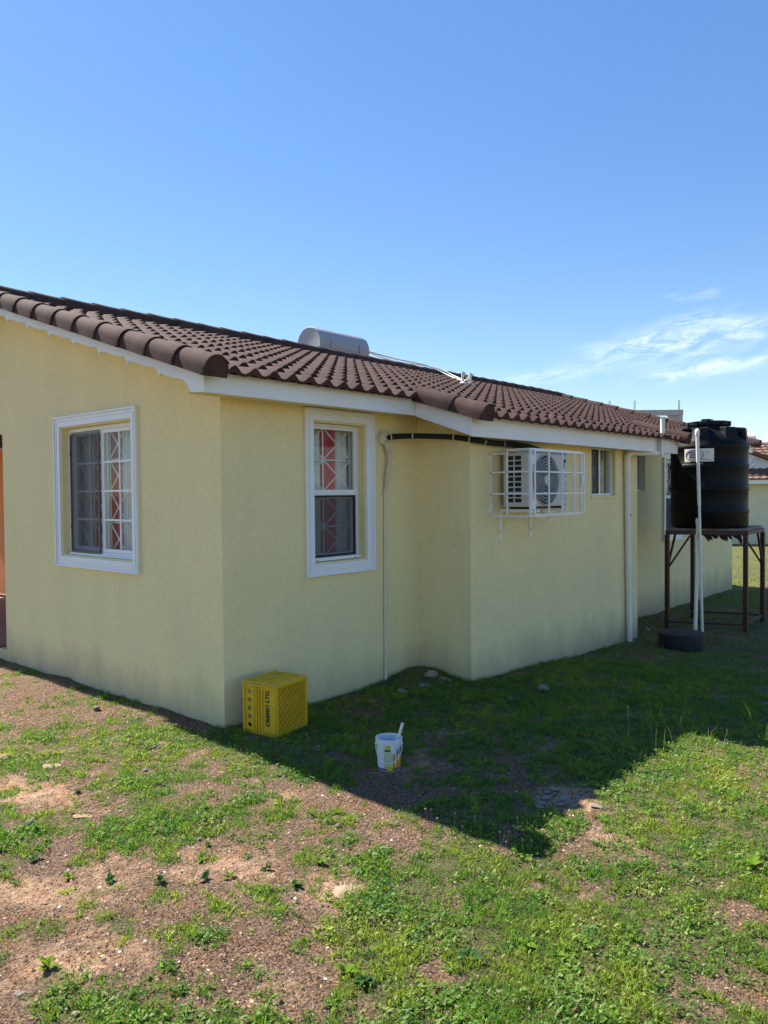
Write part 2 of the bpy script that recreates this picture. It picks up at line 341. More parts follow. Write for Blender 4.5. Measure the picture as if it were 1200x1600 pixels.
BARE = [(40, 1232, 70, 26, 1), (55, 1392, 80, 26, 1), (150, 1262, 60, 14, .8), (345, 1345, 85, 34, 1), (450, 1240, 55, 20, 1), (300, 1232, 50, 14, .6), (520, 1390, 60, 38, .9),
        (110, 1492, 120, 30, .9), (330, 1490, 60, 26, .7), (420, 1540, 90, 44, .7), (885, 1245, 62, 22, 1), (700, 1140, 42, 11, .9), (640, 1200, 60, 16, .8), (830, 1165, 40, 14, .7),
        (965, 1322, 48, 28, 1), (922, 1387, 28, 18, 1), (700, 1515, 55, 25, .9), (935, 1545, 45, 24, .9), (1150, 1415, 42, 26, 1), (1185, 1545, 40, 40, .8), (465, 1292, 40, 16, .6),
        (640, 1300, 40, 22, .8), (690, 1380, 26, 26, .7), (780, 1555, 40, 18, .6), (880, 1440, 22, 12, .6), (180, 1105, 180, 22, .9), (60, 1065, 90, 22, 1), (300, 1128, 50, 12, .9), (1035, 1440, 40, 14, .5),
        (250, 1180, 60, 16, .5), (20, 1560, 60, 26, .8), (740, 1320, 60, 14, .9), (560, 1250, 60, 20, .7), (655, 1048, 40, 18, 1), (200, 1420, 60, 24, .5), (60, 1120, 60, 12, .8)]
GREEN = [(150, 1290, 80, 22, .7), (280, 1300, 110, 32, .8), (640, 1342, 55, 26, .8), (790, 1400, 120, 60, .9), (800, 1480, 110, 60, .8), (1090, 1250, 130, 75, 1), (590, 1440, 75, 60, .9),
         (300, 1462, 60, 22, .9), (60, 1445, 60, 34, .8), (20, 1320, 40, 24, .7), (480, 1270, 80, 18, .5), (1010, 1450, 110, 46, .8), (650, 1560, 90, 40, .8), (870, 1560, 120, 44, .8), (230, 1345, 60, 20, .6), (140, 1570, 90, 30, .6),
         (550, 1130, 120, 30, .7), (1000, 1100, 200, 70, .8), (780, 1080, 120, 20, .7), (330, 1150, 60, 12, .8), (430, 1385, 34, 20, .6), (560, 1530, 40, 34, .9), (270, 1540, 60, 20, .6), (700, 1090, 100, 20, .5), (120, 1130, 60, 8, .5), (100, 1200, 70, 16, .5), (220, 1215, 60, 14, .5)]
def cover(x, y):
    """0 bare .. 1 fully grown"""
    px, py, zz = project(x, y, np.zeros_like(x)); ok = (zz > .5)
    px = np.where(ok, px, -900); py = np.where(ok, py, 2400)
    base = .555 + .135*sstep(420, 760, px) + .075*(1-sstep(1250, 1360, py))*(1-sstep(250, 600, px)) - .05*(sstep(1330, 1480, py)*(1-sstep(350, 650, px)))
    base = np.where((px < -150) | (px > 1350) | (py > 1750), .55, base)
    d = base + .55*(fbm(V3, x, y, 2.0, 3)-.5) + 1.05*(fbm(V4, x, y, 7.5, 3)-.5) + .80*(fbm(V1, x+5, y, 20, 2)-.5)
    for (bx, by, rx, ry, w) in BARE: d = d - .36*w*np.exp(-(((px-bx)/rx)**2+((py-by)/ry)**2))
    for (bx, by, rx, ry, w) in GREEN: d = d + .36*w*np.exp(-(((px-bx)/rx)**2+((py-by)/ry)**2))
    d = np.where(x > 8, d+.3, d)
    return np.clip((d-.38)/.32, 0, 1)
def sandy(x, y):
    px, py, zz = project(x, y, np.zeros_like(x)); ok = (zz > .5)
    px = np.where(ok, px, -900); py = np.where(ok, py, 2400)
    s = .55*(fbm(V2, x+9, y, 1.6, 3)-.5)+.40*(fbm(V4, x+3, y, 9, 3)-.5)+.26 - .12*sstep(1380, 1520, py)
    for (bx, by, rx, ry, w) in BARE[:20]: s = s + .33*w*np.exp(-(((px-bx)/rx)**2+((py-by)/ry)**2))
    s = s - .6*np.exp(-((x+.18)/.2)**2)*(y > .2)
    return np.clip(s*1.5-.25, 0, 1)

def axis(lo, hi, step, far, n):
    core = np.arange(lo, hi+1e-6, step); k = np.geomspace(step*1.3, far, n); return np.concatenate([lo-np.cumsum(k)[::-1], core, hi+np.cumsum(k)])
gx = axis(-3.6, 9.0, .045, 260, 34); gy = axis(-5.2, 4.6, .045, 260, 34)
GX, GY = np.meshgrid(gx, gy, indexing='ij'); ZZ = gz(GX, GY)
def grid_mesh(name, X, Y, Z):
    n, k = X.shape; me = bpy.data.meshes.new(name); co = np.stack([X, Y, Z], -1).reshape(-1, 3)
    i = np.arange((n-1)*(k-1)); a = (i//(k-1))*k + i % (k-1); q = np.stack([a, a+k, a+k+1, a+1], 1)
    me.vertices.add(len(co)); me.vertices.foreach_set('co', co.ravel()); me.loops.add(q.size); me.loops.foreach_set('vertex_index', q.ravel())
    me.polygons.add(len(q)); me.polygons.foreach_set('loop_start', np.arange(len(q))*4); me.polygons.foreach_set('loop_total', np.full(len(q), 4)); me.polygons.foreach_set('use_smooth', np.ones(len(q), bool)); me.update(); return me
gm = grid_mesh('ground', GX, GY, ZZ); ground = bpy.data.objects.new('ground', gm); C.objects.link(ground); ground['kind'] = 'structure'
ca = gm.color_attributes.new('soil', 'FLOAT_COLOR', 'POINT'); cc = np.zeros((GX.size, 4)); cc[:, 0] = cover(GX.ravel(), GY.ravel()); cc[:, 1] = sandy(GX.ravel(), GY.ravel()); cc[:, 3] = 1
ca.data.foreach_set('color', cc.ravel())
def ground_mat():
    mt = bpy.data.materials.new('yard_soil'); mt.use_nodes = True; t = mt.node_tree; b = t.nodes['Principled BSDF']; b.inputs['Roughness'].default_value = .95; b.inputs['Specular IOR Level'].default_value = .15
    g = N(t, 'ShaderNodeNewGeometry'); pos = g.outputs['Position']
    at = N(t, 'ShaderNodeAttribute'); at.attribute_name = 'soil'; sp = N(t, 'ShaderNodeSeparateColor'); t.links.new(at.outputs['Color'], sp.inputs[0])
    def noise(s, d=6, r=.65):
        n = N(t, 'ShaderNodeTexNoise'); n.inputs['Scale'].default_value = s; n.inputs['Detail'].default_value = d; n.inputs['Roughness'].default_value = r; t.links.new(pos, n.inputs['Vector']); return n.outputs['Fac']
    def rng_(v, a, b_, c=0, d=1):
        r = N(t, 'ShaderNodeMapRange'); t.links.new(v, r.inputs[0]); r.inputs[1].default_value = a; r.inputs[2].default_value = b_; r.inputs[3].default_value = c; r.inputs[4].default_value = d; return r.outputs[0]
    def mix(f, a, b_, mode='MIX'):
        n = N(t, 'ShaderNodeMix', data_type='RGBA', blend_type=mode)
        if isinstance(f, float): n.inputs[0].default_value = f
        else: t.links.new(f, n.inputs[0])
        for i, v in ((6, a), (7, b_)):
            if isinstance(v, tuple): n.inputs[i].default_value = (*v, 1)
            else: t.links.new(v, n.inputs[i])
        return n.outputs[2]
    n1 = noise(24); n2 = noise(95, 5, .75); n3 = noise(9)
    sand = mix(rng_(n1, .3, .7), (.45, .265, .160), (.61, .405, .265))
    mulch = mix(rng_(n2, .41, .60), (.066, .041, .028), (.40, .262, .175))
    am = N(t, 'ShaderNodeMath', operation='MULTIPLY_ADD'); t.links.new(n1, am.inputs[0]); am.inputs[1].default_value = .9; t.links.new(sp.outputs[1], am.inputs[2])
    c = mix(rng_(am.outputs[0], .72, 1.10), mulch, sand)
    red = mix(rng_(n3, .5, .68), c, mix(1.0, c, (1.06, .86, .72), 'MULTIPLY'))
    gr = mix(rng_(n2, .3, .7), (.050, .068, .018), (.14, .175, .055))
    c2 = mix(rng_(sp.outputs[0], .15, 1.0, 0, .75), red, gr)
    # pale grit
    vo = N(t, 'ShaderNodeTexVoronoi'); vo.inputs['Scale'].default_value = 70; t.links.new(pos, vo.inputs['Vector'])
    sc_ = N(t, 'ShaderNodeSeparateColor'); t.links.new(vo.outputs['Color'], sc_.inputs[0])
    gm_ = N(t, 'ShaderNodeMath', operation='MULTIPLY'); t.links.new(rng_(vo.outputs['Distance'], .30, .22), gm_.inputs[0]); t.links.new(rng_(sc_.outputs[0], .80, .83), gm_.inputs[1])
    c3 = mix(gm_.outputs[0], c2, mix(rng_(sc_.outputs[1], 0, 1), (.20, .13, .09), (.50, .42, .34)))
    t.links.new(c3, b.inputs['Base Color'])
    hs = N(t, 'ShaderNodeMath', operation='MULTIPLY_ADD'); t.links.new(n2, hs.inputs[0]); hs.inputs[1].default_value = .6; t.links.new(n1, hs.inputs[2])
    h2 = N(t, 'ShaderNodeMath', operation='MULTIPLY_ADD'); t.links.new(gm_.outputs[0], h2.inputs[0]); h2.inputs[1].default_value = .25; t.links.new(hs.outputs[0], h2.inputs[2])
    bp = N(t, 'ShaderNodeBump'); bp.inputs['Strength'].default_value = 1.0; bp.inputs['Distance'].default_value = .035; t.links.new(h2.outputs[0], bp.inputs['Height']); t.links.new(bp.outputs[0], b.inputs['Normal'])
    return mt
gm.materials.append(ground_mat())

# ================================================================ HOUSE
house = empty('house', (0, 0, 0), 'pale yellow stucco bungalow with brown barrel-tile roof and white trim', 'house')
S = .305
def rz(y): return 2.365 + S*(y+.32) if y <= 3.5 else 2.365 + S*(3.82) - S*(y-3.5)
T = .15
def wall(p0, u, L, z0, z1, inn, holes=(), mt='wall', name='wall'):
    """vertical slab along unit u from p0; thickness T toward inn; rectangular holes (u0,u1,z0,z1)"""
    us = sorted({0, L, *[h[0] for h in holes], *[h[1] for h in holes]}); zs = sorted({z0, z1, *[h[2] for h in holes], *[h[3] for h in holes]})
    solid = lambda i, j: 0 <= i < len(us)-1 and 0 <= j < len(zs)-1 and not any(h[0]-1e-6 <= us[i] and us[i+1] <= h[1]+1e-6 and h[2]-1e-6 <= zs[j] and zs[j+1] <= h[3]+1e-6 for h in holes)
    p0 = Vector((*p0, 0)); u = Vector((*u, 0)); w = Vector((*inn, 0))
    P = lambda a, z, d: tuple(p0+u*a+w*d+Vector((0, 0, z)))
    b = MB()
    for i in range(len(us)-1):
        for j in range(len(zs)-1):
            if not solid(i, j): continue
            a0, a1, c0, c1 = us[i], us[i+1], zs[j], zs[j+1]
            b.add([P(a0, c0, 0), P(a1, c0, 0), P(a1, c1, 0), P(a0, c1, 0)], [(0, 1, 2, 3)]); b.add([P(a0, c0, T), P(a1, c0, T), P(a1, c1, T), P(a0, c1, T)], [(0, 3, 2, 1)])
            if not solid(i-1, j): b.add([P(a0, c0, 0), P(a0, c0, T), P(a0, c1, T), P(a0, c1, 0)], [(0, 3, 2, 1)])
            if not solid(i+1, j): b.add([P(a1, c0, 0), P(a1, c0, T), P(a1, c1, T), P(a1, c1, 0)], [(0, 1, 2, 3)])
            if not solid(i, j-1): b.add([P(a0, c0, 0), P(a0, c0, T), P(a1, c0, T), P(a1, c0, 0)], [(0, 1, 2, 3)])
            if not solid(i, j+1): b.add([P(a0, c1, 0), P(a0, c1, T), P(a1, c1, T), P(a1, c1, 0)], [(0, 3, 2, 1)])
    me = b.mesh(name, False); bm = bmesh.new(); bm.from_mesh(me); bmesh.ops.remove_doubles(bm, verts=bm.verts[:], dist=1e-5); bmesh.ops.recalc_face_normals(bm, faces=bm.faces[:]); bm.to_mesh(me); bm.free()
    o = bpy.data.objects.new(name, me); C.objects.link(o); o.parent = house; me.materials.append(M[mt]); return o
ZB = -.5
YG1, YG2, ZG1, ZG2 = 1.019, 2.3425, .9998, 2.2835; TR = .098
XS1, XS2, ZS1, ZS2 = .7686, 1.5336, .9732, 2.2507
# gable wall (faces -X)
wall((0, 0), (0, 1), 3.445, ZB, 2.30, (1, 0), [(YG1+TR, YG2-TR, ZG1+TR, ZG2-TR)])
g = MB(); g.prism([(0, 2.30), (3.445, 2.30), (3.445, 2.197), (3.62, 2.26), (3.9, 2.30), (6.4, 2.30), (6.85, 2.197), (6.85, -.5), (7, -.5), (7, rz(7)-.03), (3.5, rz(3.5)-.03), (0, rz(0)-.03)], 0, .0, T); g.build('wall', 'wall', house)
wall((T, 0), (1, 0), 2.13-T+T, ZB, 2.36, (0, 1), [(XS1+TR-T, XS2-TR-T, ZS1+TR, ZS2-TR)])
wall((2.13, 0), (0, -1), .565, ZB, 2.30, (1, 0))
wall((2.13+T, -.565), (1, 0), 5.542-2.13-2*T, ZB, 2.14, (0, 1), [(4.366-2.28, 4.95-2.28, 1.555, 2.075)])
wall((5.542, 0), (0, -1), .565, ZB, 2.30, (-1, 0))
wall((5.542-T, 0), (1, 0), 10.9-5.542+T-T, ZB, 2.36, (0, 1), [(6.62-5.392, 7.14-5.392, 1.60, 2.14), (7.753+TR-5.392, 8.53-TR-5.392, .873+TR, 2.15-TR)])
wall((2.28, T+.003), (1, 0), 3.1, ZB, 2.36, (0, 1), [(.4, 2.7, -.4, 2.1)])
g = MB(); g.prism([(0, ZB), (7, ZB), (7, rz(7)-.03), (3.5, rz(3.5)-.03), (0, rz(0)-.03)], 0, 10.9-T, 10.9); g.build('wall', 'wall', house)
wall((1.9, 7), (1, 0), 10.9-T-1.9, ZB, 2.36, (0, -1))
# porch at the far half of the gable end
wall((1.75, 3.6), (0, 1), 5.6, ZB, 2.40, (1, 0), (), 'orange_wall', 'porch_wall')
wall((T, 3.6), (1, 0), 1.595, .13, 2.36, (0, -1), (), 'orange_wall', 'porch_wall')
g = MB(); g.box((0.0, 3.45, ZB), (1.745, 9.2, .105)); g.build('porch_base', 'wall', house)
pt = MB().box((0, 0, 0), (.292, .292, .025)).mesh('porch_tile'); pt.materials.append(mat('terracotta_tile', (.20, .115, .10), .5, .18, 6))
for i in range(6):
    for j in range(19): shared('porch_tile', pt, house, (.0-.003+.295*i, 3.62+.295*j, .106+.0015*((i*7+j*3) % 3)))
g = MB(); g.box((-.3, 7.36, 2.30), (2.0, 9.2, 2.40)); g.build('added_shade_canopy', 'fascia', house)  # unseen canopy, added to keep sun off most of the porch floor
for y in (8.95,):
    g = MB(); g.lathe([(.11, 0), (.11, .05), (.08, .08), (.075, 2.1), (.10, 2.16), (.11, 2.17)], 1.55, y, 20); o = g.build('porch_post', 'trim', house, 40); o.location.z = .131
# floor and ceiling close the rooms off
g = MB(); g.box((.16, .16, -.1), (10.7, 3.44, .02)); g.build('floor_slab', 'concrete', house)

# ---- roof
roof_b = MB()
X0, X1 = -.30, 11.20
def slab(b, x0, x1, y0, y1, dz0=-.012, th=.045):
    b.add([(x0, y0, rz(y0)+dz0-th), (x1, y0, rz(y0)+dz0-th), (x1, y1, rz(y1)+dz0-th), (x0, y1, rz(y1)+dz0-th), (x0, y0, rz(y0)+dz0), (x1, y0, rz(y0)+dz0), (x1, y1, rz(y1)+dz0), (x0, y1, rz(y1)+dz0)],
          [(0, 3, 2, 1), (4, 5, 6, 7), (0, 1, 5, 4), (1, 2, 6, 5), (2, 3, 7, 6), (3, 0, 4, 7)])
slab(roof_b, -.281, 11.198, -.214, 3.5); slab(roof_b, -.281, 11.198, 3.5005, 7.3); slab(roof_b, 1.8365, 6.1345, -.779, -.2145)
roof = roof_b.build('roof', 'deck', house)
ang = math.atan(S); cosA = math.cos(ang)
MW = .1662
def tile_mesh(L, seed):
    r = random.Random(seed); b = MB(); xs = [0, .10, .22, .33, .42, .50, .58, .67, .78, .90, 1.0]
    cr = lambda t: (.5+.5*math.cos(2*math.pi*(t-.5)))**1.3; sag = lambda t: 0.0
    v = []
    for t in xs: v.append((t*MW, .002, cr(t)*.018 - .006))
    for t in xs: v.append((t*MW, -.003, .0145+.046*cr(t)+sag(t)))
    for t in xs: v.append((t*MW, .008, .0165+.046*cr(t)+sag(t)))
    for t in xs: v.append((t*MW, L*.5, .0085+.032*cr(t)+sag(t)))
    for t in xs: v.append((t*MW, L+.03, .001+.018*cr(t)+sag(t)))
    n = len(xs); f = []
    for k in range(4):
        for i in range(n-1): f.append((k*n+i, k*n+i+1, (k+1)*n+i+1, (k+1)*n+i))
    b.add(v, f); me = b.mesh('tile', False)
    for p in me.polygons: p.use_smooth = True
    me.set_sharp_from_angle(angle=rad(50)); me.materials.append(M['tile']); return me
LM, LJ = 3.82/12/cosA, .58/2/cosA
tmM, tmJ = tile_mesh(LM, 1), tile_mesh(LJ, 2)
spots = []
nx = int((X1-.10-(-.215))/MW)
for j in range(12):
    for i in range(nx): spots.append((-.215+i*MW, -.32+j*3.82/12, tmM))
for j in range(2):
    for i in range(int((6.07-1.92)/MW)+1): spots.append((1.905+i*MW, -.90+j*.29, tmJ))
spots.sort(key=lambda s: (s[0]-CX)**2+(s[1]-CY)**2)
rest_v, rest_f = [], []
rr = random.Random(3)
for k, (x, y, me) in enumerate(spots):
    jit = rr.uniform(-.0022, .0022); tw = rr.uniform(-.006, .006)
    if k < 300: shared('tile', me, roof, (x, y, rz(y)+.001+jit), (ang, 0, tw))
    else:
        mt4 = Matrix.Translation((x, y, rz(y)+.001+jit)) @ Matrix.Rotation(ang, 4, 'X') @ Matrix.Rotation(tw, 4, 'Z'); o_ = len(rest_v)
        rest_v += [tuple(mt4 @ v.co) for v in me.vertices]; rest_f += [tuple(i+o_ for i in p.vertices) for p in me.polygons]
rm = bpy.data.meshes.new('roof_tiles'); rm.from_pydata(rest_v, [], rest_f); rm.materials.append(M['tile'])
for p in rm.polygons: p.use_smooth = True
rm.set_sharp_from_angle(angle=rad(50)); ro = bpy.data.objects.new('roof_tiles', rm); C.objects.link(ro); ro.parent = roof; ro['kind'] = 'stuff'
def barrel(L, r0, r1, capped, skirt=.03, over=.035, topcap=False):
    """half-round cover tile along +y, lower end at y=0 (larger radius r0)"""
    b = MB(); n = 14; v = []; f = []
    for (y, r) in ((0, r0-.008), (0, r0), (.02, r0+.002), (L*.5, (r0+r1)/2), (L+over, r1)):
        v.append((-r, y, -skirt))
        for i in range(n+1):
            a = math.pi*(1-i/n); v.append((r*math.cos(a), y, r*math.sin(a)))
        v.append((r, y, -skirt))
    w = n+3
    for k in range(4):
        for i in range(w-1): f.append((k*w+i, k*w+i+1, (k+1)*w+i+1, (k+1)*w+i))
    b.add(v, f)
    if capped: b.add([(x_, .004, z_) for (x_, y_, z_) in v[:w]], [tuple(range(w))])
    if topcap: b.add(v[-w:], [tuple(range(w))])
    me = b.mesh('barrel', False)
    for p in me.polygons: p.use_smooth = True
    me.set_sharp_from_angle(angle=rad(50)); me.materials.append(M['tile']); return me
Lr = .325/cosA
bm_, bc_ = barrel(Lr, .090, .078, False, .05), barrel(Lr, .090, .078, True, .05)
def rake(x, y0, n, Lh, meshes, zoff=.028):
    for k in range(n):
        y = y0+k*Lh; me = meshes[1] if k == 0 else meshes[0]
        shared('rake_tile', me, roof, (x+rr.uniform(-.002, .002), y, rz(y)+zoff+rr.uniform(-.002, .002)), (ang, 0, rr.uniform(-.006, .006)))
rake(-.315, -.385, 12, .325, (bm_, bc_)); rake(11.21, -.36, 12, .325, (bm_, bc_))
LJr = .285/cosA; bj_, bjc_ = barrel(LJr, .086, .076, False, .05, .11, True), barrel(LJr, .086, .076, True, .05)
rake(1.835, -.945, 2, .30, (bj_, bjc_)); rake(6.15, -.945, 2, .30, (bj_, bjc_))
br_ = barrel(.335, .105, .094, False, .07)
x = -.36; k = 0
while x < 11.1:
    shared('ridge_tile', br_, roof, (x, 3.5, rz(3.5)+.022+rr.uniform(-.003, .003)+.006*math.sin(x*.8)), (rr.uniform(-.004, .004), 0, -math.pi/2+rr.uniform(-.006, .006))); x += .335
# ---- fascias and soffits
f_ = MB(); f_.box((-.283, -.244, 2.246), (1.8105, -.216, rz(-.244)-.006)); f_.build('fascia_board', 'fascia', house, bevel=.003)
f_ = MB(); f_.box((6.162, -.244, 2.246), (11.2, -.216, rz(-.244)-.006)); f_.build('fascia_board', 'fascia', house, bevel=.003)
f_ = MB(); f_.box((1.836, -.809, 2.044), (6.135, -.781, rz(-.809)-.006)); f_.build('fascia_board', 'fascia', house, bevel=.003)
for (xa, xb) in ((1.812, 1.835), (6.136, 6.159)):
    f_ = MB(); f_.prism([(-.809, 2.044), (-.2145, 2.046+.60*S+.02), (-.2145, rz(-.2145)-.006), (-.809, rz(-.809)-.006)], 0, xa, xb); f_.build('fascia_board', 'fascia', house, bevel=.003)
# scalloped bargeboard on the gable
sc_t = [(0, 0), (.03, .022), (.09, .040), (.2, .046), (.35, .047), (.5, .044), (.65, .047), (.76, .058), (.85, .063), (.91, .050), (.96, .024)]
low = []
y = -.244; low.append((y, 2.246)); low += [(-.16, 2.2455+.084*S*.3), (-.10, 2.262), (-.06, 2.315), (-.02, 2.348), (.05, 2.362), (.12, 2.378), (.20, 2.405), (.235, 2.412)]
yt = .257; sp = .385
while yt < 3.3:
    for (t, h) in reversed(sc_t): pass
    ys_ = [(yt + (1-t)*sp, h) for (t, h) in reversed(sc_t)]
    low.append((yt, 2.402+.307*(yt-.257)))
    for (yy, h) in sorted(ys_): 
        if yy < yt+sp-1e-4: low.append((yy, 2.402+.307*(yy-.257)+h*.72))
    yt += sp
low = [p for p in low if p[0] < 3.47]; low.append((3.5, 2.402+.307*(3.5-.257)+.04))
top = [(p[0], rz(p[0])-.030) for p in low]
b = MB(); n = len(low); v = []
for xx in (-.306, -.283): v += [(xx, *p) for p in low]+[(xx, *p) for p in top]
f = []
for i in range(n-1):
    f += [(i, i+1, n+i+1, n+i), (2*n+i, 3*n+i, 3*n+i+1, 2*n+i+1), (i, 2*n+i, 2*n+i+1, i+1), (n+i, n+i+1, 3*n+i+1, 3*n+i)]
f += [(0, n, 3*n, 2*n), (n-1, 3*n-1, 4*n-1, 2*n-1)]
b.add(v, f); b.build('bargeboard', 'fascia', house)
b = MB(); b.prism([(3.502, rz(3.5)-.17), (7.25, rz(7.25)-.17), (7.25, rz(7.25)-.03), (3.502, rz(3.5)-.03)], 0, -.306, -.283); b.build('bargeboard', 'fascia', house)
b = MB(); b.prism([(-.244, 2.246), (3.5, rz(3.5)-.17), (7.25, rz(7.25)-.17), (7.25, rz(7.25)-.03), (3.5, rz(3.5)-.03), (-.244, rz(-.244)-.03)], 0, 11.2, 11.222); b.build('bargeboard', 'fascia', house)
for (a, c) in (((-.282, -.215, 2.262), (1.81, -.001, 2.275)), ((6.163, -.215, 2.262), (11.19, -.001, 2.275)), ((2.130, -.780, 2.062), (5.543, -.566, 2.075))):
    b = MB(); b.box(a, c); b.build('soffit', 'wall', house)
b = MB(); b.prism([(-.780, 2.072), (-.2165, 2.262), (-.2165, 2.274), (-.780, 2.084)], 0, 1.836, 2.129); b.build('soffit', 'wall', house)
b = MB(); b.prism([(-.780, 2.072), (-.2165, 2.262), (-.2165, 2.274), (-.780, 2.084)], 0, 5.544, 6.135); b.build('soffit', 'wall', house)
b = MB(); b.add([(-.282, -.2, rz(-.2)-.11), (-.001, -.2, rz(-.2)-.11), (-.001, 3.5, rz(3.5)-.11), (-.282, 3.5, rz(3.5)-.11), (-.282, -.2, rz(-.2)-.10), (-.001, -.2, rz(-.2)-.10), (-.001, 3.5, rz(3.5)-.10), (-.282, 3.5, rz(3.5)-.10)],
                [(0, 3, 2, 1), (4, 5, 6, 7), (0, 1, 5, 4), (1, 2, 6, 5), (2, 3, 7, 6), (3, 0, 4, 7)]); b.build('soffit', 'wall', house)

# ---- windows, built in local coords: u to the right when seen from outside, z up, w outward
def frame_axes(origin, u, w):
    m4 = Matrix.Identity(4)
    for i in range(3): m4[i][0] = (*u, 0)[i]; m4[i][1] = (0, 0, 1)[i]; m4[i][2] = (*w, 0)[i]
    m4[0][3], m4[1][3], m4[2][3] = origin; return m4
def winbase(m4, name='window'):
    o = bpy.data.objects.new(name, None); C.objects.link(o); o.parent = house; o.matrix_local = m4; o.empty_display_size = .1; return o
def ring(b, x0, x1, y0, y1, w, z0, z1, wl=None, wr=None, wt_=None, wb_=None):
    wl = w if wl is None else wl; wr = w if wr is None else wr; wt_ = w if wt_ is None else wt_; wb_ = w if wb_ is None else wb_
    b.box((x0, y0, z0), (x0+wl, y1, z1)); b.box((x1-wr, y0, z0), (x1, y1, z1)); b.box((x0+wl, y1-wt_, z0), (x1-wr, y1, z1)); b.box((x0+wl, y0, z0), (x1-wr, y0+wb_, z1)); return b
def trim(win, W, H):
    b = MB(); ring(b, 0, W, 0, H, TR-.012, .0, .020); b.build('trim', 'trim', win, bevel=.003)
    b = MB(); ring(b, -.004, W+.004, -.004, H+.004, .017, .0205, .032); b.build('trim_bead', 'trim', win, bevel=.003)
    b = MB(); ring(b, .034, W-.034, .034, H-.034, .008, .0205, .025); b.build('trim_bead', 'trim', win, bevel=.002)
def grille(win, x0, x1, y0, y1, nc, nr, z, r=.0055, mt='alu', name='burglar_bar'):
    cw = (x1-x0)/nc; ch = (y1-y0)/nr
    for i in range(nc+1): MB().tube([(x0+i*cw, y0, z), (x0+i*cw, y1, z)], r, 6).build(name, mt, win, 60)
    for j in range(1, nr): MB().tube([(x0, y0+j*ch, z-.004), (x1, y0+j*ch, z-.004)], r, 6).build(name, mt, win, 60)
    for i in range(nc):
        for j in range(nr):
            a, c, d, e = x0+i*cw, x0+(i+1)*cw, y0+j*ch, y0+(j+1)*ch
            MB().tube([(a, d, z+.003), (c, e, z+.003)], r*.85, 5).build(name, mt, win, 60); MB().tube([(a, e, z+.008), (c, d, z+.008)], r*.85, 5).build(name, mt, win, 60)
# gable window: two sliding leaves, mesh screen on the one further from the corner
Wg, Hg = YG2-YG1, ZG2-ZG1
win = winbase(frame_axes((0, YG2, ZG1), (0, -1), (-1, 0)))
trim(win, Wg, Hg)
i0, i1, j0, j1 = TR, Wg-TR, TR, Hg-TR
b = MB(); ring(b, i0+.001, i1-.001, j0+.001, j1-.001, .034, -.115, -.058); b.build('frame', 'alu', win, bevel=.003)
b = MB(); b.box((i0+.036, j0+.002, -.058), (i1-.036, j0+.018, -.030)); b.build('sill_track', 'alu', win)
mid = (i0+i1)/2
sl = MB(); ring(sl, mid-.022, i1-.036, j0+.036, j1-.036, .030, -.088, -.064, wl=.044); sash = sl.build('sash', 'alu', win, bevel=.002)
sl = MB(); ring(sl, i0+.036, mid+.02, j0+.036, j1-.036, .036, -.112, -.090); sash2 = sl.build('sash', 'alu', win, bevel=.002)
for (sx0, sx1, zc, sh) in ((mid+.022, i1-.066, -.076, sash), (i0+.072, mid-.016, -.101, sash2)):
    wy0, wy1 = j0+.066, j1-.066; cw = (sx1-sx0)/2; ch = (wy1-wy0)/4
    MB().box((sx0+cw-.008, wy0, zc-.006), (sx0+cw+.008, wy1, zc+.008)).build('muntin', 'alu', sh)
    for k in range(1, 4): MB().box((sx0, wy0+k*ch-.008, zc-.006), (sx1, wy0+k*ch+.008, zc+.0085)).build('muntin', 'alu', sh)
    for i in range(2):
        for k in range(4): MB().box((sx0+i*cw+(.008 if i else 0), wy0+k*ch+.008*(k > 0), zc-.002), (sx0+(i+1)*cw-(0 if i else .008), wy0+(k+1)*ch-.008*(k < 3), zc+.002)).build('pane', 'glass', sh)
b = MB(); ring(b, i0+.05, mid-.022, j0+.022, j1-.05, .018, -.056, -.044, wt_=.022); scf = b.build('screen_frame', mat('dark_screen_frame', (.07, .07, .075), .5), win)
MB().box((i0+.069, j0+.041, -.0505), (mid-.041, j1-.073, -.0495)).build('screen_mesh', 'screen', scf)
for zz in (.25, .95): MB().box((i0+.058, j0+zz*.9, -.044), (i0+.066, j0+zz*.9+.03, -.038)).build('screen_clip', 'dark', scf)
grille(win, i0+.04, i1-.04, j0+.02, j1-.02, 4, 4, -.135, .006)
b = MB(); 
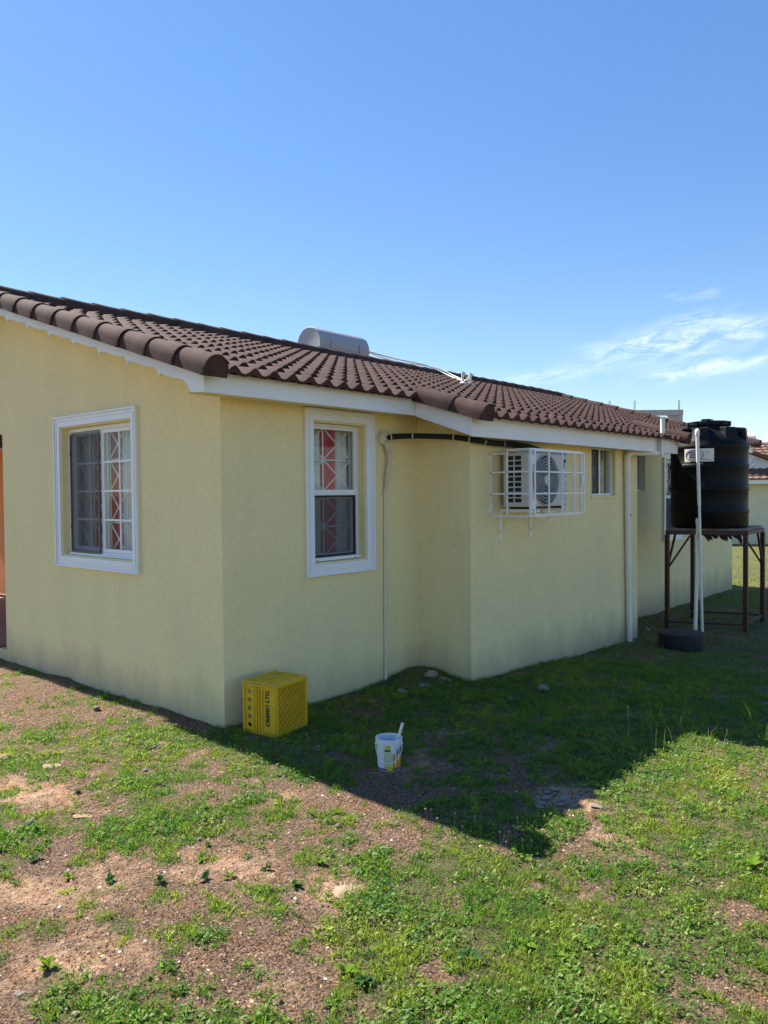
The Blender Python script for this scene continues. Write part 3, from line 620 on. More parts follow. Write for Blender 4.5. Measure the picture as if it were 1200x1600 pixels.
# side window: single hung
def hung(origin, W, H, simple=False):
    win = winbase(frame_axes(origin, (1, 0), (0, -1))); trim(win, W, H)
    a0, a1, c0, c1 = TR, W-TR, TR, H-TR
    b = MB(); ring(b, a0+.001, a1-.001, c0+.001, c1-.001, .022, -.115, -.070, wb_=.03); b.build('frame', 'alu', win, bevel=.003)
    cm = c0+(c1-c0)*.50
    sl = MB(); ring(sl, a0+.024, a1-.024, cm-.022, c1-.024, .020, -.095, -.074, wb_=.044); s1 = sl.build('sash', 'alu', win, bevel=.002)
    MB().box((a0+.044, cm+.022, -.086), (a1-.044, c1-.044, -.082)).build('pane', 'glass', s1)
    sl = MB(); ring(sl, a0+.024, a1-.024, c0+.032, cm-.0225, .026, -.112, -.096); s2 = sl.build('sash', 'alu', win, bevel=.002)
    MB().box((a0+.050, c0+.058, -.106), (a1-.050, cm-.048, -.102)).build('pane', 'glass', s2)
    b = MB(); ring(b, a0+.03, a1-.03, c0+.034, cm-.024, .014, -.0945, -.078); scf = b.build('screen_frame', 'dark', win)
    MB().box((a0+.044, c0+.048, -.0865), (a1-.044, cm-.038, -.0855)).build('screen_mesh', 'screen', scf)
    b = MB(); b.box((a0+.03, c0+.004, -.0695), (a1-.004, c0+.030, -.045)); sill = b.build('sill', 'alu', win, bevel=.002)
    for q in (a0+.07, a1-.07): MB().box((q-.008, c0+.010, -.0449), (q+.008, c0+.016, -.043)).build('screw', 'dark', sill)
    grille(win, a0+.05-.13, a1-.05+.02, c0+.03, cm-.03, 2, 2, -.135, .006); grille(win, a0+.05-.13, a1-.05+.02, cm+.01, c1-.03, 2, 2, -.135, .006)
    return win
hung((XS1, 0, ZS1), XS2-XS1, ZS2-ZS1)
hung((7.753, 0, .873), 8.53-7.753, 2.15-.873)
def small_win(x0, x1, y, z0, z1):
    win = winbase(frame_axes((x0, y, z0), (1, 0), (0, -1))); W, H = x1-x0, z1-z0
    b = MB(); ring(b, .001, W-.001, .001, H-.001, .022, -.10, -.045); b.build('frame', 'alu', win)
    b = MB(); b.box((W/2-.018, .023, -.09), (W/2+.018, H-.023, -.05)); b.build('mullion', 'alu', win)
    for (a, c) in ((.023, W/2-.018), (W/2+.018, W-.023)): MB().box((a, .023, -.074), (c, H-.023, -.070)).build('pane', 'glass', win)
    b = MB(); ring(b, .024, W/2-.019, .024, H-.024, .012, -.060, -.050); s = b.build('screen_frame', 'dark', win)
    MB().box((.036, .036, -.0565), (W/2-.031, H-.036, -.0555)).build('screen_mesh', 'screen', s)
    MB().box((-.02, -.03, .0), (W+.02, .0, .014)).build('sill', 'wall', win)
    grille(win, .02, W-.02, .02, H-.02, 2, 2, -.14, .005)
small_win(4.366, 4.95, -.565, 1.555, 2.075); small_win(6.62, 7.14, 0, 1.60, 2.14)
# ---- curtains (hang inside)
def curtain(p0, p1, z0, z1, amp, nf, mt, label, group):
    p0 = Vector((*p0, 0)); p1 = Vector((*p1, 0)); d = (p1-p0); L = d.length; d.normalize(); nrm = Vector((-d.y, d.x, 0)); k = nf*8; v = []; f = []
    r = random.Random(int(L*1000)); ph = [r.uniform(-.5, .5) for _ in range(nf+1)]
    for side in (0, 1):
        for zi, z in enumerate((z0, z1)):
            for i in range(k+1):
                t = i/k; a = amp*math.sin(2*math.pi*nf*t+ph[int(t*nf)]*.6)*(1 if zi == 0 else .75)
                v.append(tuple(p0+d*(t*L)+nrm*(a+side*.004)+Vector((0, 0, z))))
    w = k+1
    for i in range(k): f += [(i, i+1, w+i+1, w+i), (2*w+i, 3*w+i, 3*w+i+1, 2*w+i+1)]
    o = MB().add(v, f).build('curtain', mt, None, 60); tag(o, label, 'curtain', group); return o
curtain((.20, 2.60), (.20, 2.06), .75, 2.34, .020, 7, 'whitefab', 'grey-white curtain behind the mesh-screened half of the gable window', 'curtains in the gable window')
curtain((.19, 2.07), (.19, 1.60), .75, 2.34, .022, 4, 'red', 'red curtain behind the bare glass half of the gable window', 'curtains in the gable window')
curtain((.20, 1.61), (.20, .95), .75, 2.34, .022, 5, 'whitefab', 'white curtain at the gable window, on the side of the house corner', 'curtains in the gable window')
curtain((1.12, .19), (1.29, .19), .75, 2.34, .014, 2, 'red', 'narrow red curtain strip in the tall side window', 'curtains in the tall side window')
curtain((.70, .205), (1.13, .205), .75, 2.34, .02, 4, 'whitefab', 'pale curtain left of the red strip in the tall side window', 'curtains in the tall side window')
curtain((1.28, .205), (1.78, .205), .75, 2.34, .022, 6, 'whitefab', 'wide white curtain beside the red strip in the tall side window', 'curtains in the tall side window')
curtain((7.7, .2), (8.7, .2), .75, 2.34, .02, 9, 'whitefab', 'grey-white curtain in the tall window behind the black tank', 'curtain')

# ================================================================ wall-mounted things
# AC outdoor unit
AX0, AX1, AY0, AY1, AZ0, AZ1 = 2.56, 3.25, -.875, -.615, 1.452, 1.958
ac = empty('air_conditioner', ((AX0+AX1)/2, AY1, AZ0), 'white split air conditioner outdoor unit inside the white wire cage', 'air conditioner')
ox, oy, oz = (AX0+AX1)/2, AY1, AZ0
def loc(b):
    b.v = [(p[0]-ox, p[1]-oy, p[2]-oz) for p in b.v]; return b
loc(MB().box((AX0, AY0, AZ0+.02), (AX1, AY1, AZ1-.012))).build('casing', 'ac', ac, bevel=.012)
loc(MB().box((AX0-.006, AY0-.006, AZ1-.0115), (AX1+.006, AY1+.004, AZ1+.006))).build('top_cover', 'ac', ac, bevel=.006)
for xx in (AX0+.1, AX1-.12): loc(MB().box((xx, AY0+.01, AZ0), (xx+.05, AY1-.01, AZ0+.0195))).build('foot', 'dark', ac)
fcx, fcz, fr_ = AX0+.275, (AZ0+AZ1)/2, .215
def disc(b, cx, cz, r0, r1, y, n=40):
    v = []; f = []
    for i in range(n):
        a = 2*math.pi*i/n; v += [(cx+r0*math.cos(a), y, cz+r0*math.sin(a)), (cx+r1*math.cos(a), y, cz+r1*math.sin(a))]
    for i in range(n): j = (i+1) % n; f.append((2*i, 2*i+1, 2*j+1, 2*j))
    return b.add(v, f)
b = MB(); ring_pts = []
loc(MB().box((AX0+.03, AY0-.005, AZ0+.045), (AX0+.52, AY0-.0005, AZ1-.045))).build('fan_panel', 'ac', ac, bevel=.004)
b = MB(); disc(b, fcx, fcz, .02, fr_, AY0-.0065); loc(b).build('fan_opening', 'dark', ac)
b = MB()
for k in range(7):
    r = .055+.027*k; b.tube([(fcx+r*math.cos(6.2832*i/36), AY0-.016, fcz+r*math.sin(6.2832*i/36)) for i in range(37)], .0055, 5, False)
for k in range(10): a = 6.2832*k/10; b.tube([(fcx+.03*math.cos(a), AY0-.013, fcz+.03*math.sin(a)), (fcx+fr_*math.cos(a+.3), AY0-.013, fcz+fr_*math.sin(a+.3))], .003, 5)
loc(b).build('fan_guard', 'acgrey', ac, 60)
b = MB(); b.tube([(fcx, AY0-.012, fcz), (fcx, AY0-.024, fcz)], .042, 24); loc(b).build('fan_hub', 'ac', ac, 40)
b = MB()
for k in range(5): a = 6.2832*k/5; b.add([(fcx+.03*math.cos(a), AY0-.0075, fcz+.03*math.sin(a)), (fcx+.2*math.cos(a+.1), AY0-.0075, fcz+.2*math.sin(a+.1)), (fcx+.2*math.cos(a+.75), AY0-.0095, fcz+.2*math.sin(a+.75)), (fcx+.05*math.cos(a+.8), AY0-.0095, fcz+.05*math.sin(a+.8))], [(0, 1, 2, 3)])
loc(b).build('fan_blades', mat('fan_grey', (.09, .09, .10), .5), ac)
for i in range(2):
    for k in range(9):
        y = AY0+.075+i*.078; z = AZ0+.06+k*.046
        loc(MB().box((AX0-.002, y, z), (AX0-.0005, y+.062, z+.034))).build('vent_slot', 'dark', ac)
for k in range(4): loc(MB().box((AX0+.56, AY0-.003, AZ0+.08+k*.07), (AX0+.66, AY0-.0003, AZ0+.086+k*.07))).build('panel_line', 'acgrey', ac)
# maker's mark: dark script squiggle and a green slash
b = MB(); b.add([(AX0+.575, AY0-.002, AZ1-.165), (AX0+.60, AY0-.002, AZ1-.165), (AX0+.665, AY0-.002, AZ1-.055), (AX0+.655, AY0-.002, AZ1-.055)], [(0, 1, 2, 3)]); loc(b).build('green_slash', 'green_ink', ac)
b = MB(); b.tube([(AX0+.575, AY0-.001, AZ1-.085), (AX0+.59, AY0-.001, AZ1-.062), (AX0+.60, AY0-.001, AZ1-.088), (AX0+.612, AY0-.001, AZ1-.068), (AX0+.622, AY0-.001, AZ1-.088), (AX0+.635, AY0-.001, AZ1-.064), (AX0+.645, AY0-.001, AZ1-.088), (AX0+.655, AY0-.001, AZ1-.068)], .0035, 5); loc(b).build('logo_script', 'dark_ink', ac)
# cage
KX0, KX1, KY, KZ0, KZ1 = 2.43, 3.345, -.968, 1.397, 1.962
cage = empty('wire_cage', ((KX0+KX1)/2, -.565, KZ0), 'white welded wire security cage bolted to wall around the air conditioner', 'cage')
ox, oy, oz = (KX0+KX1)/2, -.565, KZ0
rd = .0062
def rod(a, c, name='wire', r=rd): loc(MB().bar(a, c, r*2)).build(name, 'cage', cage)
zs_ = [KZ0, KZ0+.19, KZ0+.375]
ym = -.74
for xx in (KX0, KX1-.02):
    for z in zs_: rod((xx, -.566, z), (xx, KY, z))
    rod((xx, -.566, KZ1-.03), (xx, ym, KZ1-.03)); rod((xx, ym, KZ1), (xx, KY, KZ1))
    rod((xx, -.574, KZ0), (xx, -.574, KZ1-.03)); rod((xx, ym, KZ0), (xx, ym, KZ1)); rod((xx, KY, KZ0), (xx, KY, KZ1), 'upright', .010)
for z in (KZ0, KZ1): rod((KX0, KY+.002, z), (KX1-.02, KY+.002, z))
rod((KX0, ym, KZ1+.001), (KX1-.02, ym, KZ1+.001))
d0, d1 = KX0+.032, KX1
for xx in (d0, d0+.235, d0+.47, d0+.69, d1): rod((xx, KY-.022, KZ0+.012), (xx, KY-.022, KZ1-.012), 'gate_wire')
for z in (KZ0+.012, KZ0+.19, KZ0+.375, KZ1-.012): rod((d0, KY-.012, z), (d1+.01, KY-.012, z), 'gate_wire')
for z in (KZ0+.06, KZ1-.13): loc(MB().tube([(KX0+.016, KY-.012, z), (KX0+.016, KY-.012, z+.075)], .013, 10)).build('hinge', 'cage', cage, 50)
loc(MB().box((d1-.04, KY-.03, KZ0+.26), (d1-.018, KY-.004, KZ0+.36))).build('latch', 'cage', cage)
for xx in (KX0-.012, KX1-.008):
    for z in (KZ0+.05, KZ1-.07): loc(MB().box((xx-.016, -.573, z-.016), (xx+.012, -.5655, z+.016))).build('wall_lug', 'cage', cage)
for (xb, lab) in ((2.585, 'white steel bracket under the grilled side of the air conditioner'), (3.098, 'white steel bracket under the middle of the air conditioner cage')):
    br = empty('bracket', (xb, -.565, 1.14), lab, 'bracket', 0, 'air conditioner wall brackets'); ox, oy, oz = xb, -.565, 1.14
    loc(MB().box((xb-.016, -.575, 1.145), (xb+.016, -.566, 1.45))).build('upright', 'cage', br)
    loc(MB().box((xb-.016, -.95, 1.432), (xb+.016, -.5755, 1.4505))).build('arm', 'cage', br)
    loc(MB().bar((xb, -.577, 1.24), (xb, -.87, 1.431), .009)).build('brace', 'cage', br)
    for z in (1.17, 1.26): loc(MB().tube([(xb, -.575, z), (xb, -.580, z)], .007, 6)).build('bolt', 'tin', br)
def smooth_path(pts, n=8):
    pts = [Vector(p) for p in pts]; out = []
    for i in range(len(pts)-1):
        p0 = pts[max(i-1, 0)]; p1 = pts[i]; p2 = pts[i+1]; p3 = pts[min(i+2, len(pts)-1)]
        for k in range(n):
            t = k/n; out.append(.5*((2*p1)+(-p0+p2)*t+(2*p0-5*p1+4*p2-p3)*t*t+(-p0+3*p1-3*p2+p3)*t**3))
    out.append(pts[-1]); return out
o = empty('refrigerant_hose', (1.686, 0, 2.07), 'thick black insulated hose running under eave to the air conditioner', 'hose'); ox, oy, oz = 1.686, 0, 2.07
hp = smooth_path([(1.686, .03, 2.068), (1.70, -.03, 2.07), (1.80, -.055, 2.083), (1.95, -.16, 2.088), (2.06, -.42, 2.070), (2.13, -.615, 2.037), (2.38, -.625, 2.024), (2.7, -.64, 2.024), (2.95, -.66, 2.008), (3.1, -.69, 1.975), (3.16, -.70, 1.93)], 8)
loc(MB().tube(hp, .0235, 12)).build('hose', 'black_foam', o, 60)
for k in (10, 22, 33, 38, 44, 52): q = hp[k]; t_ = (hp[k+1]-hp[k]).normalized(); loc(MB().tube([q-t_*.004, q+t_*.004], .0250, 12)).build('cable_tie', 'pvc', o)
o = empty('drain_conduit', (1.675, 0, .03), 'thin cream conduit running down the yellow wall beside tall window', 'pipe'); ox, oy, oz = 1.675, 0, .03
loc(MB().tube([(1.662, -.0135, .0), (1.668, -.0135, .8), (1.676, -.0135, 1.64)], .0125, 10)).build('conduit', 'cream_pipe', o, 60)
for z in (.62, 1.60): loc(MB().box((1.648, -.029, z), (1.692, -.001, z+.018))).build('clip', 'cream_pipe', o, bevel=.003)
loc(MB().tube(smooth_path([(1.677, -.018, 1.62), (1.683, -.03, 1.72), (1.705, -.04, 1.85), (1.70, -.04, 1.95), (1.665, -.03, 2.03)]), [.017]*9+[.021]*16+[.024]*8, 10)).build('taped_sleeve', 'foam', o, 60)
bm = bmesh.new(); bmesh.ops.create_icosphere(bm, subdivisions=3, radius=1)
for v in bm.verts:
    n_ = fbm(V1, np.array([v.co.x*1.3+5]), np.array([v.co.z*1.3+v.co.y]), 2.0, 3)[0]; v.co = Vector((v.co.x*.058, v.co.y*.028, v.co.z*.062))*(.65+.8*n_)
me = bpy.data.meshes.new('foam_patch'); bm.to_mesh(me); bm.free(); me.materials.append(M['foam']); fo = bpy.data.objects.new('foam_patch', me); C.objects.link(fo); fo.location = (1.662, -.012, 2.068)
tag(fo, 'lumpy cream filler patch where the black hose leaves the wall', 'filler')

# downpipe, trough offcut, stub pipe
dp = empty('downpipe', (5.20, -.61, -.12), 'white PVC downpipe with elbow at the corner of the projecting wall', 'downpipe'); ox, oy, oz = 5.20, -.61, -.12
loc(MB().tube([(5.225, -.607, gz1(5.22, -.61)-.03), (5.19, -.607, 1.0), (5.165, -.607, 1.95)], .033, 14)).build('pipe', 'pvc', dp, 60)
loc(MB().tube(smooth_path([(5.165, -.607, 1.951), (5.168, -.612, 2.0), (5.205, -.632, 2.030), (5.26, -.66, 2.034)]), .036, 14)).build('elbow', 'pvc', dp, 60)
loc(MB().tube([(5.261, -.66, 2.034), (5.56, -.835, 2.030)], .032, 14)).build('pipe', 'pvc', dp, 60)
for z in (1.32, .35): loc(MB().tube([(5.19-.0*z, -.607, z), (5.19, -.607, z+.018)], .0355, 14)).build('band', 'dark' if z > 1 else 'pvc', dp, 60)
tr_ = MB(); w_ = .088; v = []; f = []; nseg = 10
for z in (1.985, 2.435):
    for r in (.047, .042):
        for i in range(nseg+1): a = math.pi*i/nseg; zz = z+(.02*math.cos(a) if z > 2.2 else 0); v.append((5.565+r*math.cos(a), -.866+.5*r*math.sin(a)*1.4, zz))
w = nseg+1
for i in range(nseg): f += [(i, i+1, 2*w+i+1, 2*w+i), (w+i, 3*w+i, 3*w+i+1, w+i+1), (i, w+i, w+i+1, i+1), (2*w+i, 2*w+i+1, 3*w+i+1, 3*w+i)]
f += [(0, 2*w, 3*w, w), (w-1, 2*w-1, 4*w-1, 3*w-1)]
o = tr_.add(v, f).build('gutter_trough', 'pvc', None, 60); tag(o, 'upright half-round white gutter offcut rising past the tiles beside the black tank', 'gutter')
sp_ = empty('stub_pipe', (5.60, -.50, -.12), 'short cream capped pipe standing beside the white downpipe', 'pipe'); ox, oy, oz = 5.60, -.50, -.12
loc(MB().tube([(5.595, -.50, gz1(5.6, -.5)-.03), (5.607, -.50, .68)], .028, 12)).build('pipe', 'cream_pipe', sp_, 60); loc(MB().tube([(5.607, -.50, .681), (5.609, -.50, .76)], .035, 12)).build('cap', 'cream_pipe', sp_, 60)

# ================================================================ crate
cr_z = gz1(.25, -.28)
crate = empty('milk_crate', (.10, -.425, cr_z), 'yellow plastic milk crate with black lettering tipped on its side by wall', 'crate', rad(10))
CA, CB, CH = .335, .285, .345      # along lattice face, depth, height
# base lattice (faces -y local)
b = MB(); ring(b, 0, CA, 0, CH, .020, 0, .012); 
fr = MB(); fr.v = [(p[0], p[2], p[1]) for p in b.v]; fr.f = b.f; fr.build('base_rim', 'yellow', crate, bevel=.002)
lat = MB(); stp = .036
def clipseg(x0, z0, dx, dz):
    lo, hi = .018, .018; t0, t1 = -9, 9
    for p, d, mn, mx_ in ((x0, dx, .018, CA-.018), (z0, dz, .018, CH-.018)):
        a, c = (mn-p)/d, (mx_-p)/d; t0 = max(t0, min(a, c)); t1 = min(t1, max(a, c))
    return (t0, t1) if t1-t0 > .02 else None
k = -CH
while k < CA+CH:
    for sgn, yy in ((1, .004), (-1, .0125)):
        x0 = k if sgn > 0 else k; s_ = clipseg(k, 0 if sgn > 0 else CH, .62, .785*sgn)
        if s_:
            z0 = 0 if sgn > 0 else CH
            lat.bar((k+.62*s_[0], yy, z0+.785*sgn*s_[0]), (k+.62*s_[1], yy, z0+.785*sgn*s_[1]), .0065, .0105 if sgn > 0 else .008, up=(0, 1, 0))
    k += stp
lat.build('base_lattice', 'yellow', crate)
MB().box((.021, .0135, .10), (.055, .016, CH-.022)).build('base_plate', mat('dusty_yellow', (.34, .27, .06), .7, .2, 30), crate)
# side panels: local p along depth (0 base .. CB opening), q across 0..CQ
def side_panel(name, tf, CQ, lettering=False):
    b = MB(); x0, x1 = .205, .262
    b.box((.0125, .016, 0), (.045, CQ-.016, .003)); b.box((.045, .0, 0), (.115, CQ, .0025)) if not lettering else b.box((.045, .016, 0), (.115, CQ-.016, .0025))
    b.box((.115, .016, 0), (x0, CQ-.016, .003)); b.box((x1, .016, 0), (CB-.012, CQ-.016, .003))
    nd = 5; ch = (CQ-.032)/(nd+.6); z0 = .016+.3*ch
    b.box((x0, .016, 0), (x1, z0, .003)); b.box((x0, z0+nd*ch, 0), (x1, CQ-.016, .003))
    for i in range(nd):
        a, c = z0+i*ch, z0+(i+1)*ch; xm, ym = (x0+x1)/2, (a+c)/2; dx, dy = .022, .019
        cs = [(x0, a), (x1, a), (x1, c), (x0, c)]; ds = [(xm, ym-dy), (xm+dx, ym), (xm, ym+dy), (xm-dx, ym)]
        for zz in (0, .003):
            o_ = len(b.v); b.v += [(*p, zz) for p in cs]+[(*p, zz) for p in ds]
            b.f += [tuple(q+o_ for q in t_) for t_ in ((0, 1, 4), (1, 5, 4), (1, 2, 5), (2, 6, 5), (2, 3, 6), (3, 7, 6), (3, 0, 7), (0, 4, 7))]
        o_ = len(b.v)-16
        for i2 in range(4): b.f.append((o_+4+i2, o_+4+(i2+1) % 4, o_+12+(i2+1) % 4, o_+12+i2))
    ob = b.build(name, 'yellow', crate); ob.matrix_local = tf
    r = MB()
    for xx, h in ((.014, .006), (.118, .010), (.145, .012), (.166, .010), (.192, .006), (.270, .006), (CB-.012, .012)): r.box((xx-.004, .006, .0005), (xx+.004, CQ-.006, .003+h))
    for zz in (.010, .034, CQ-.034, CQ-.010): r.box((.010, zz-.004, .0004), (CB-.010, zz+.004, .0095))
    rb = r.build('rib', 'yellow', ob, bevel=.0015)
    lip = MB(); lip.box((CB-.016, 0, .0006), (CB, CQ, .012)); lip.build('lip', 'yellow', ob, bevel=.002)
    return ob
def tfm(o_, px, qx):   # p axis, q axis -> outward normal p x q
    px = Vector(px); qx = Vector(qx); nz = px.cross(qx); m4 = Matrix.Identity(4)
    for i in range(3): m4[i][0] = px[i]; m4[i][1] = qx[i]; m4[i][2] = nz[i]; m4[i][3] = o_[i]
    return m4
pl = side_panel('side_panel', tfm((.003, 0, CH), (0, 1, 0), (0, 0, -1)) if False else tfm((.003, 0, 0), (0, 1, 0), (0, 0, 1)) @ Matrix.Identity(4), CH, True)
# outward normal of (0,1,0)x(0,0,1) is +x, so mirror the face panel outward on -x
pl.matrix_local = tfm((.003, 0, CH), (0, 1, 0), (0, 0, -1))
side_panel('side_panel', tfm((CA-.003, 0, 0), (0, 1, 0), (0, 0, 1)), CH)
side_panel('side_panel', tfm((CA, 0, CH-.003), (0, 1, 0), (-1, 0, 0)), CA)
side_panel('side_panel', tfm((0, 0, .003), (0, 1, 0), (1, 0, 0)), CA)
tm = text_mesh('CREMO LTD.', .0420, .0023, 1.04); tm.materials.append(M['dark_ink']); lt = bpy.data.objects.new('lettering', tm); C.objects.link(lt); lt.parent = crate
# reads upward on the -x face: text x -> +z, text y -> +y(toward opening)... seen from -x, +y runs to the left
m4 = Matrix.Identity(4); tx, ty = Vector((0, 0, 1)), Vector((0, 1, 0))
for i in range(3): m4[i][0] = tx[i]; m4[i][1] = ty[i]; m4[i][2] = tx.cross(ty)[i]
m4[0][3], m4[1][3], m4[2][3] = -.0012, .063, .066
lt.matrix_local = m4

# ================================================================ bucket
bxy = (.172, -1.336); bz0 = gz1(*bxy)+.002
bk = empty('paint_bucket', (*bxy, bz0), 'small white paint bucket with orange and yellow label on the grass', 'bucket')
H_ = .180; R0, R1 = .066, .0735
def rb(z): return R0+(R1-R0)*z/H_
MB().lathe([(.0, .002), (R0, .0), (rb(.1), .1), (rb(H_-.03), H_-.03), (R1+.004, H_-.028), (R1+.006, H_), (R1-.001, H_+.002), (R1-.004, H_-.01), (rb(.12)-.003, .12), (R0-.003, .05), (.0, .05)], 0, 0, 40).build('pail', 'bucket', bk, 35)
MB().lathe([(.0, .058), (rb(.055)-.0035, .058)], 0, 0, 30, True).build('paint_left', 'paint', bk)
def patch(a0, a1, z0, z1, off, mt, name, wav=0):
    n = 14; v = []; f = []
    for k, z in enumerate((z0, z1)):
        for i in range(n+1):
            a = rad(a0+(a1-a0)*i/n); zz = z+(wav*math.sin(i*2.1) if k else 0); r = rb(zz)+off; v.append((r*math.cos(a), r*math.sin(a), zz))
    for i in range(n): f.append((i, i+1, n+2+i, n+1+i))
    return MB().add(v, f).build(name, mt, bk)
patch(-230, -50, .004, .014, .0006, 'navy_ink', 'label_band'); patch(-120, -58, .013, .105, .0009, 'orange_ink', 'label_orange', .004); patch(-165, -121, .016, .118, .0009, 'pale_ink', 'label_pale', .002)
patch(-152, -122, .002, .030, .0014, 'yellow_ink', 'label_yellow', .002); patch(-158, -132, .126, .156, .0009, 'yellow_ink', 'label_yellow', .006); patch(-160, -130, .116, .126, .0011, 'navy_ink', 'label_line'); patch(-100, -92, .10, .125, .0011, 'navy_ink', 'label_mark', .003); patch(-80, -64, .095, .13, .0011, 'navy_ink', 'label_mark', .004)
for (a, z0, z1, wd) in ((-176, .09, .17, 4), (-168, .05, .17, 3), (-118, .10, .17, 6), (-106, .03, .17, 3), (-128, .11, .17, 4), (-88, .06, .17, 3), (-72, .13, .17, 6), (-150, .155, .17, 10)): patch(a-wd, a+wd, z0, z1, .0018, 'bucket', 'paint_drip')
hp = [((rb(.15)+.006)*math.cos(rad(-215)), (rb(.15)+.006)*math.sin(rad(-215)), .150)]
for i in range(1, 12):
    t = i/12; a = rad(-215+150*t); rr_ = rb(.1)+.010+.018*math.sin(math.pi*t); hp.append((rr_*math.cos(a), rr_*math.sin(a), .150-.092*math.sin(math.pi*t)))
hp.append(((rb(.14)+.006)*math.cos(rad(-65)), (rb(.14)+.006)*math.sin(rad(-65)), .145)); MB().tube(smooth_path(hp, 4), .0022, 6).build('wire_handle', 'pvc', bk, 60)
for a in (-215, -65): MB().tube([((rb(.15)-.001)*math.cos(rad(a)), (rb(.15)-.001)*math.sin(rad(a)), .15), ((rb(.15)+.010)*math.cos(rad(a)), (rb(.15)+.010)*math.sin(rad(a)), .15)], .008, 10).build('handle_ear', 'bucket', bk)
st = empty('paint_stick', (bxy[0], bxy[1], bz0+.055), 'pale paint brush handle leaning out of the white paint bucket', 'brush')
MB().tube([(.0, .02, .0), (.044, -.040, .13), (.058, -.058, .205)], [.006, .0085, .0095], 10).build('handle', 'pvc', st, 60); MB().box((-.012, .008, -.004), (.012, .03, .02)).build('bristles', 'foam', st)

# ================================================================ tank, stand, pipes
stz = gz1(7.0, -1.0); TOPZ = 1.105
stand = empty('tank_stand', (7.0, -1.0, stz), 'dark red steel angle-iron stand carrying the black tank', 'stand')
legs = [(6.37, -.60), (6.70, -1.43), (7.60, -1.38), (7.38, -.56)]
ox, oy, oz = 7.0, -1.0, stz
for (x, y) in legs: loc(MB().box((x-.025, y-.025, gz1(x, y)-.04), (x+.025, y+.025, TOPZ-.05))).build('leg', 'rust_paint', stand, bevel=.004)
for i in range(4):
    a, c = legs[i], legs[(i+1) % 4]; loc(MB().bar((*a, TOPZ-.025+.0005*i), (*c, TOPZ-.025+.0005*i), .045, .05)).build('top_rail', 'rust_paint', stand)
    loc(MB().bar((*a, stz+.085+.002*i), (*c, stz+.085+.002*i), .026, .026)).build('ground_rail', 'rust_paint', stand)
for (a, c) in ((0, 3), (0, 1), (2, 1), (2, 3)):
    p = Vector((*legs[a], .55)); q = Vector((*legs[c], TOPZ-.05)); q2 = Vector((*legs[a], TOPZ-.06)).lerp(Vector((*legs[c], TOPZ-.06)), .30); p = Vector((*legs[a], .62)); loc(MB().bar(p, q2, .024)).build('brace', 'rust_paint', stand)
# platform
for k in range(6):
    t0, t1 = k/6+.004, (k+1)/6-.004; A, B, Cc, D = [Vector((*p, 0)) for p in legs]
    p0 = A.lerp(D, t0); p1 = A.lerp(D, t1); q0 = B.lerp(Cc, t0); q1 = B.lerp(Cc, t1); z0 = TOPZ+.002; th = .022+.004*(k % 3)
    loc(MB().add([(p0.x, p0.y, z0), (p1.x, p1.y, z0), (q1.x, q1.y, z0), (q0.x, q0.y, z0), (p0.x, p0.y, z0+th), (p1.x, p1.y, z0+th), (q1.x, q1.y, z0+th), (q0.x, q0.y, z0+th)], [(0, 3, 2, 1), (4, 5, 6, 7), (0, 1, 5, 4), (1, 2, 6, 5), (2, 3, 7, 6), (3, 0, 4, 7)])).build('plank', 'board', stand)
TC = (6.90, -.93); TZ = TOPZ+.032; TRd = .460
tank = empty('water_tank', (*TC, TZ), 'large ribbed black plastic water tank raised on red steel stand', 'water tank')
prof = [(0, 0), (TRd-.02, 0), (TRd, .03)]
for z in (.20, .48, .76, 1.00): prof += [(TRd-.002, z-.03), (TRd+.008, z-.014), (TRd+.008, z+.014), (TRd-.002, z+.03)]
prof += [(TRd-.006, 1.06), (TRd-.03, 1.10), (.28, 1.225), (.245, 1.235), (.24, 1.265), (0, 1.27)]
MB().lathe(prof, 0, 0, 56).build('body', 'black_pe', tank, 35)
for k in range(8):
    a = 6.2832*k/8+.15; ca_, sa_ = math.cos(a), math.sin(a); tx, ty = -sa_, ca_
    pts = []
    for (r, hw, z) in ((TRd-.010, .085, 1.04), (TRd-.030, .075, 1.235), (.29, .055, 1.25), (.25, .055, 1.18)):
        pts += [(r*ca_+tx*hw, r*sa_+ty*hw, z), (r*ca_-tx*hw, r*sa_-ty*hw, z)]
    MB().add(pts, [(0, 1, 3, 2), (2, 3, 5, 4), (0, 2, 4, 6), (1, 7, 5, 3), (4, 5, 7, 6), (0, 6, 7, 1)]).build('shoulder_lug', 'black_pe', tank, bevel=.012)
lid = MB().lathe([(.245, 1.271), (.252, 1.28), (.252, 1.318), (.23, 1.332), (0, 1.337)], 0, 0, 40).build('lid', 'black_pe', tank, 35)
for k in range(10): a = 6.2832*k/10; MB().box((-.022, .238, 1.275), (.022, .264, 1.327)).build('lid_grip', 'black_pe', lid).rotation_euler = (0, 0, a)
MB().box((-.14, -.05, 1.3375), (.02, .05, 1.362)).build('lid_boss', 'black_pe', lid, bevel=.006)
def tpatch(a0, a1, z0, z1, off, mt, name, parent=tank):
    n = 10; v = []; f = []
    for z in (z0, z1):
        for i in range(n+1): a = rad(a0+(a1-a0)*i/n); v.append(((TRd+off)*math.cos(a), (TRd+off)*math.sin(a), z))
    for i in range(n): f.append((i, i+1, n+2+i, n+1+i))
    return MB().add(v, f).build(name, mt, parent)
A0 = math.degrees(math.atan2(CY-TC[1], CX-TC[0]))
la, lb = A0-36, A0+7
lab = tpatch(la, lb, .815, .975, .014, 'pvc', 'label')
def on_tank(u, z, off=.0155): a = rad(la+(lb-la)*u); return ((TRd+off)*math.cos(a), (TRd+off)*math.sin(a), z)
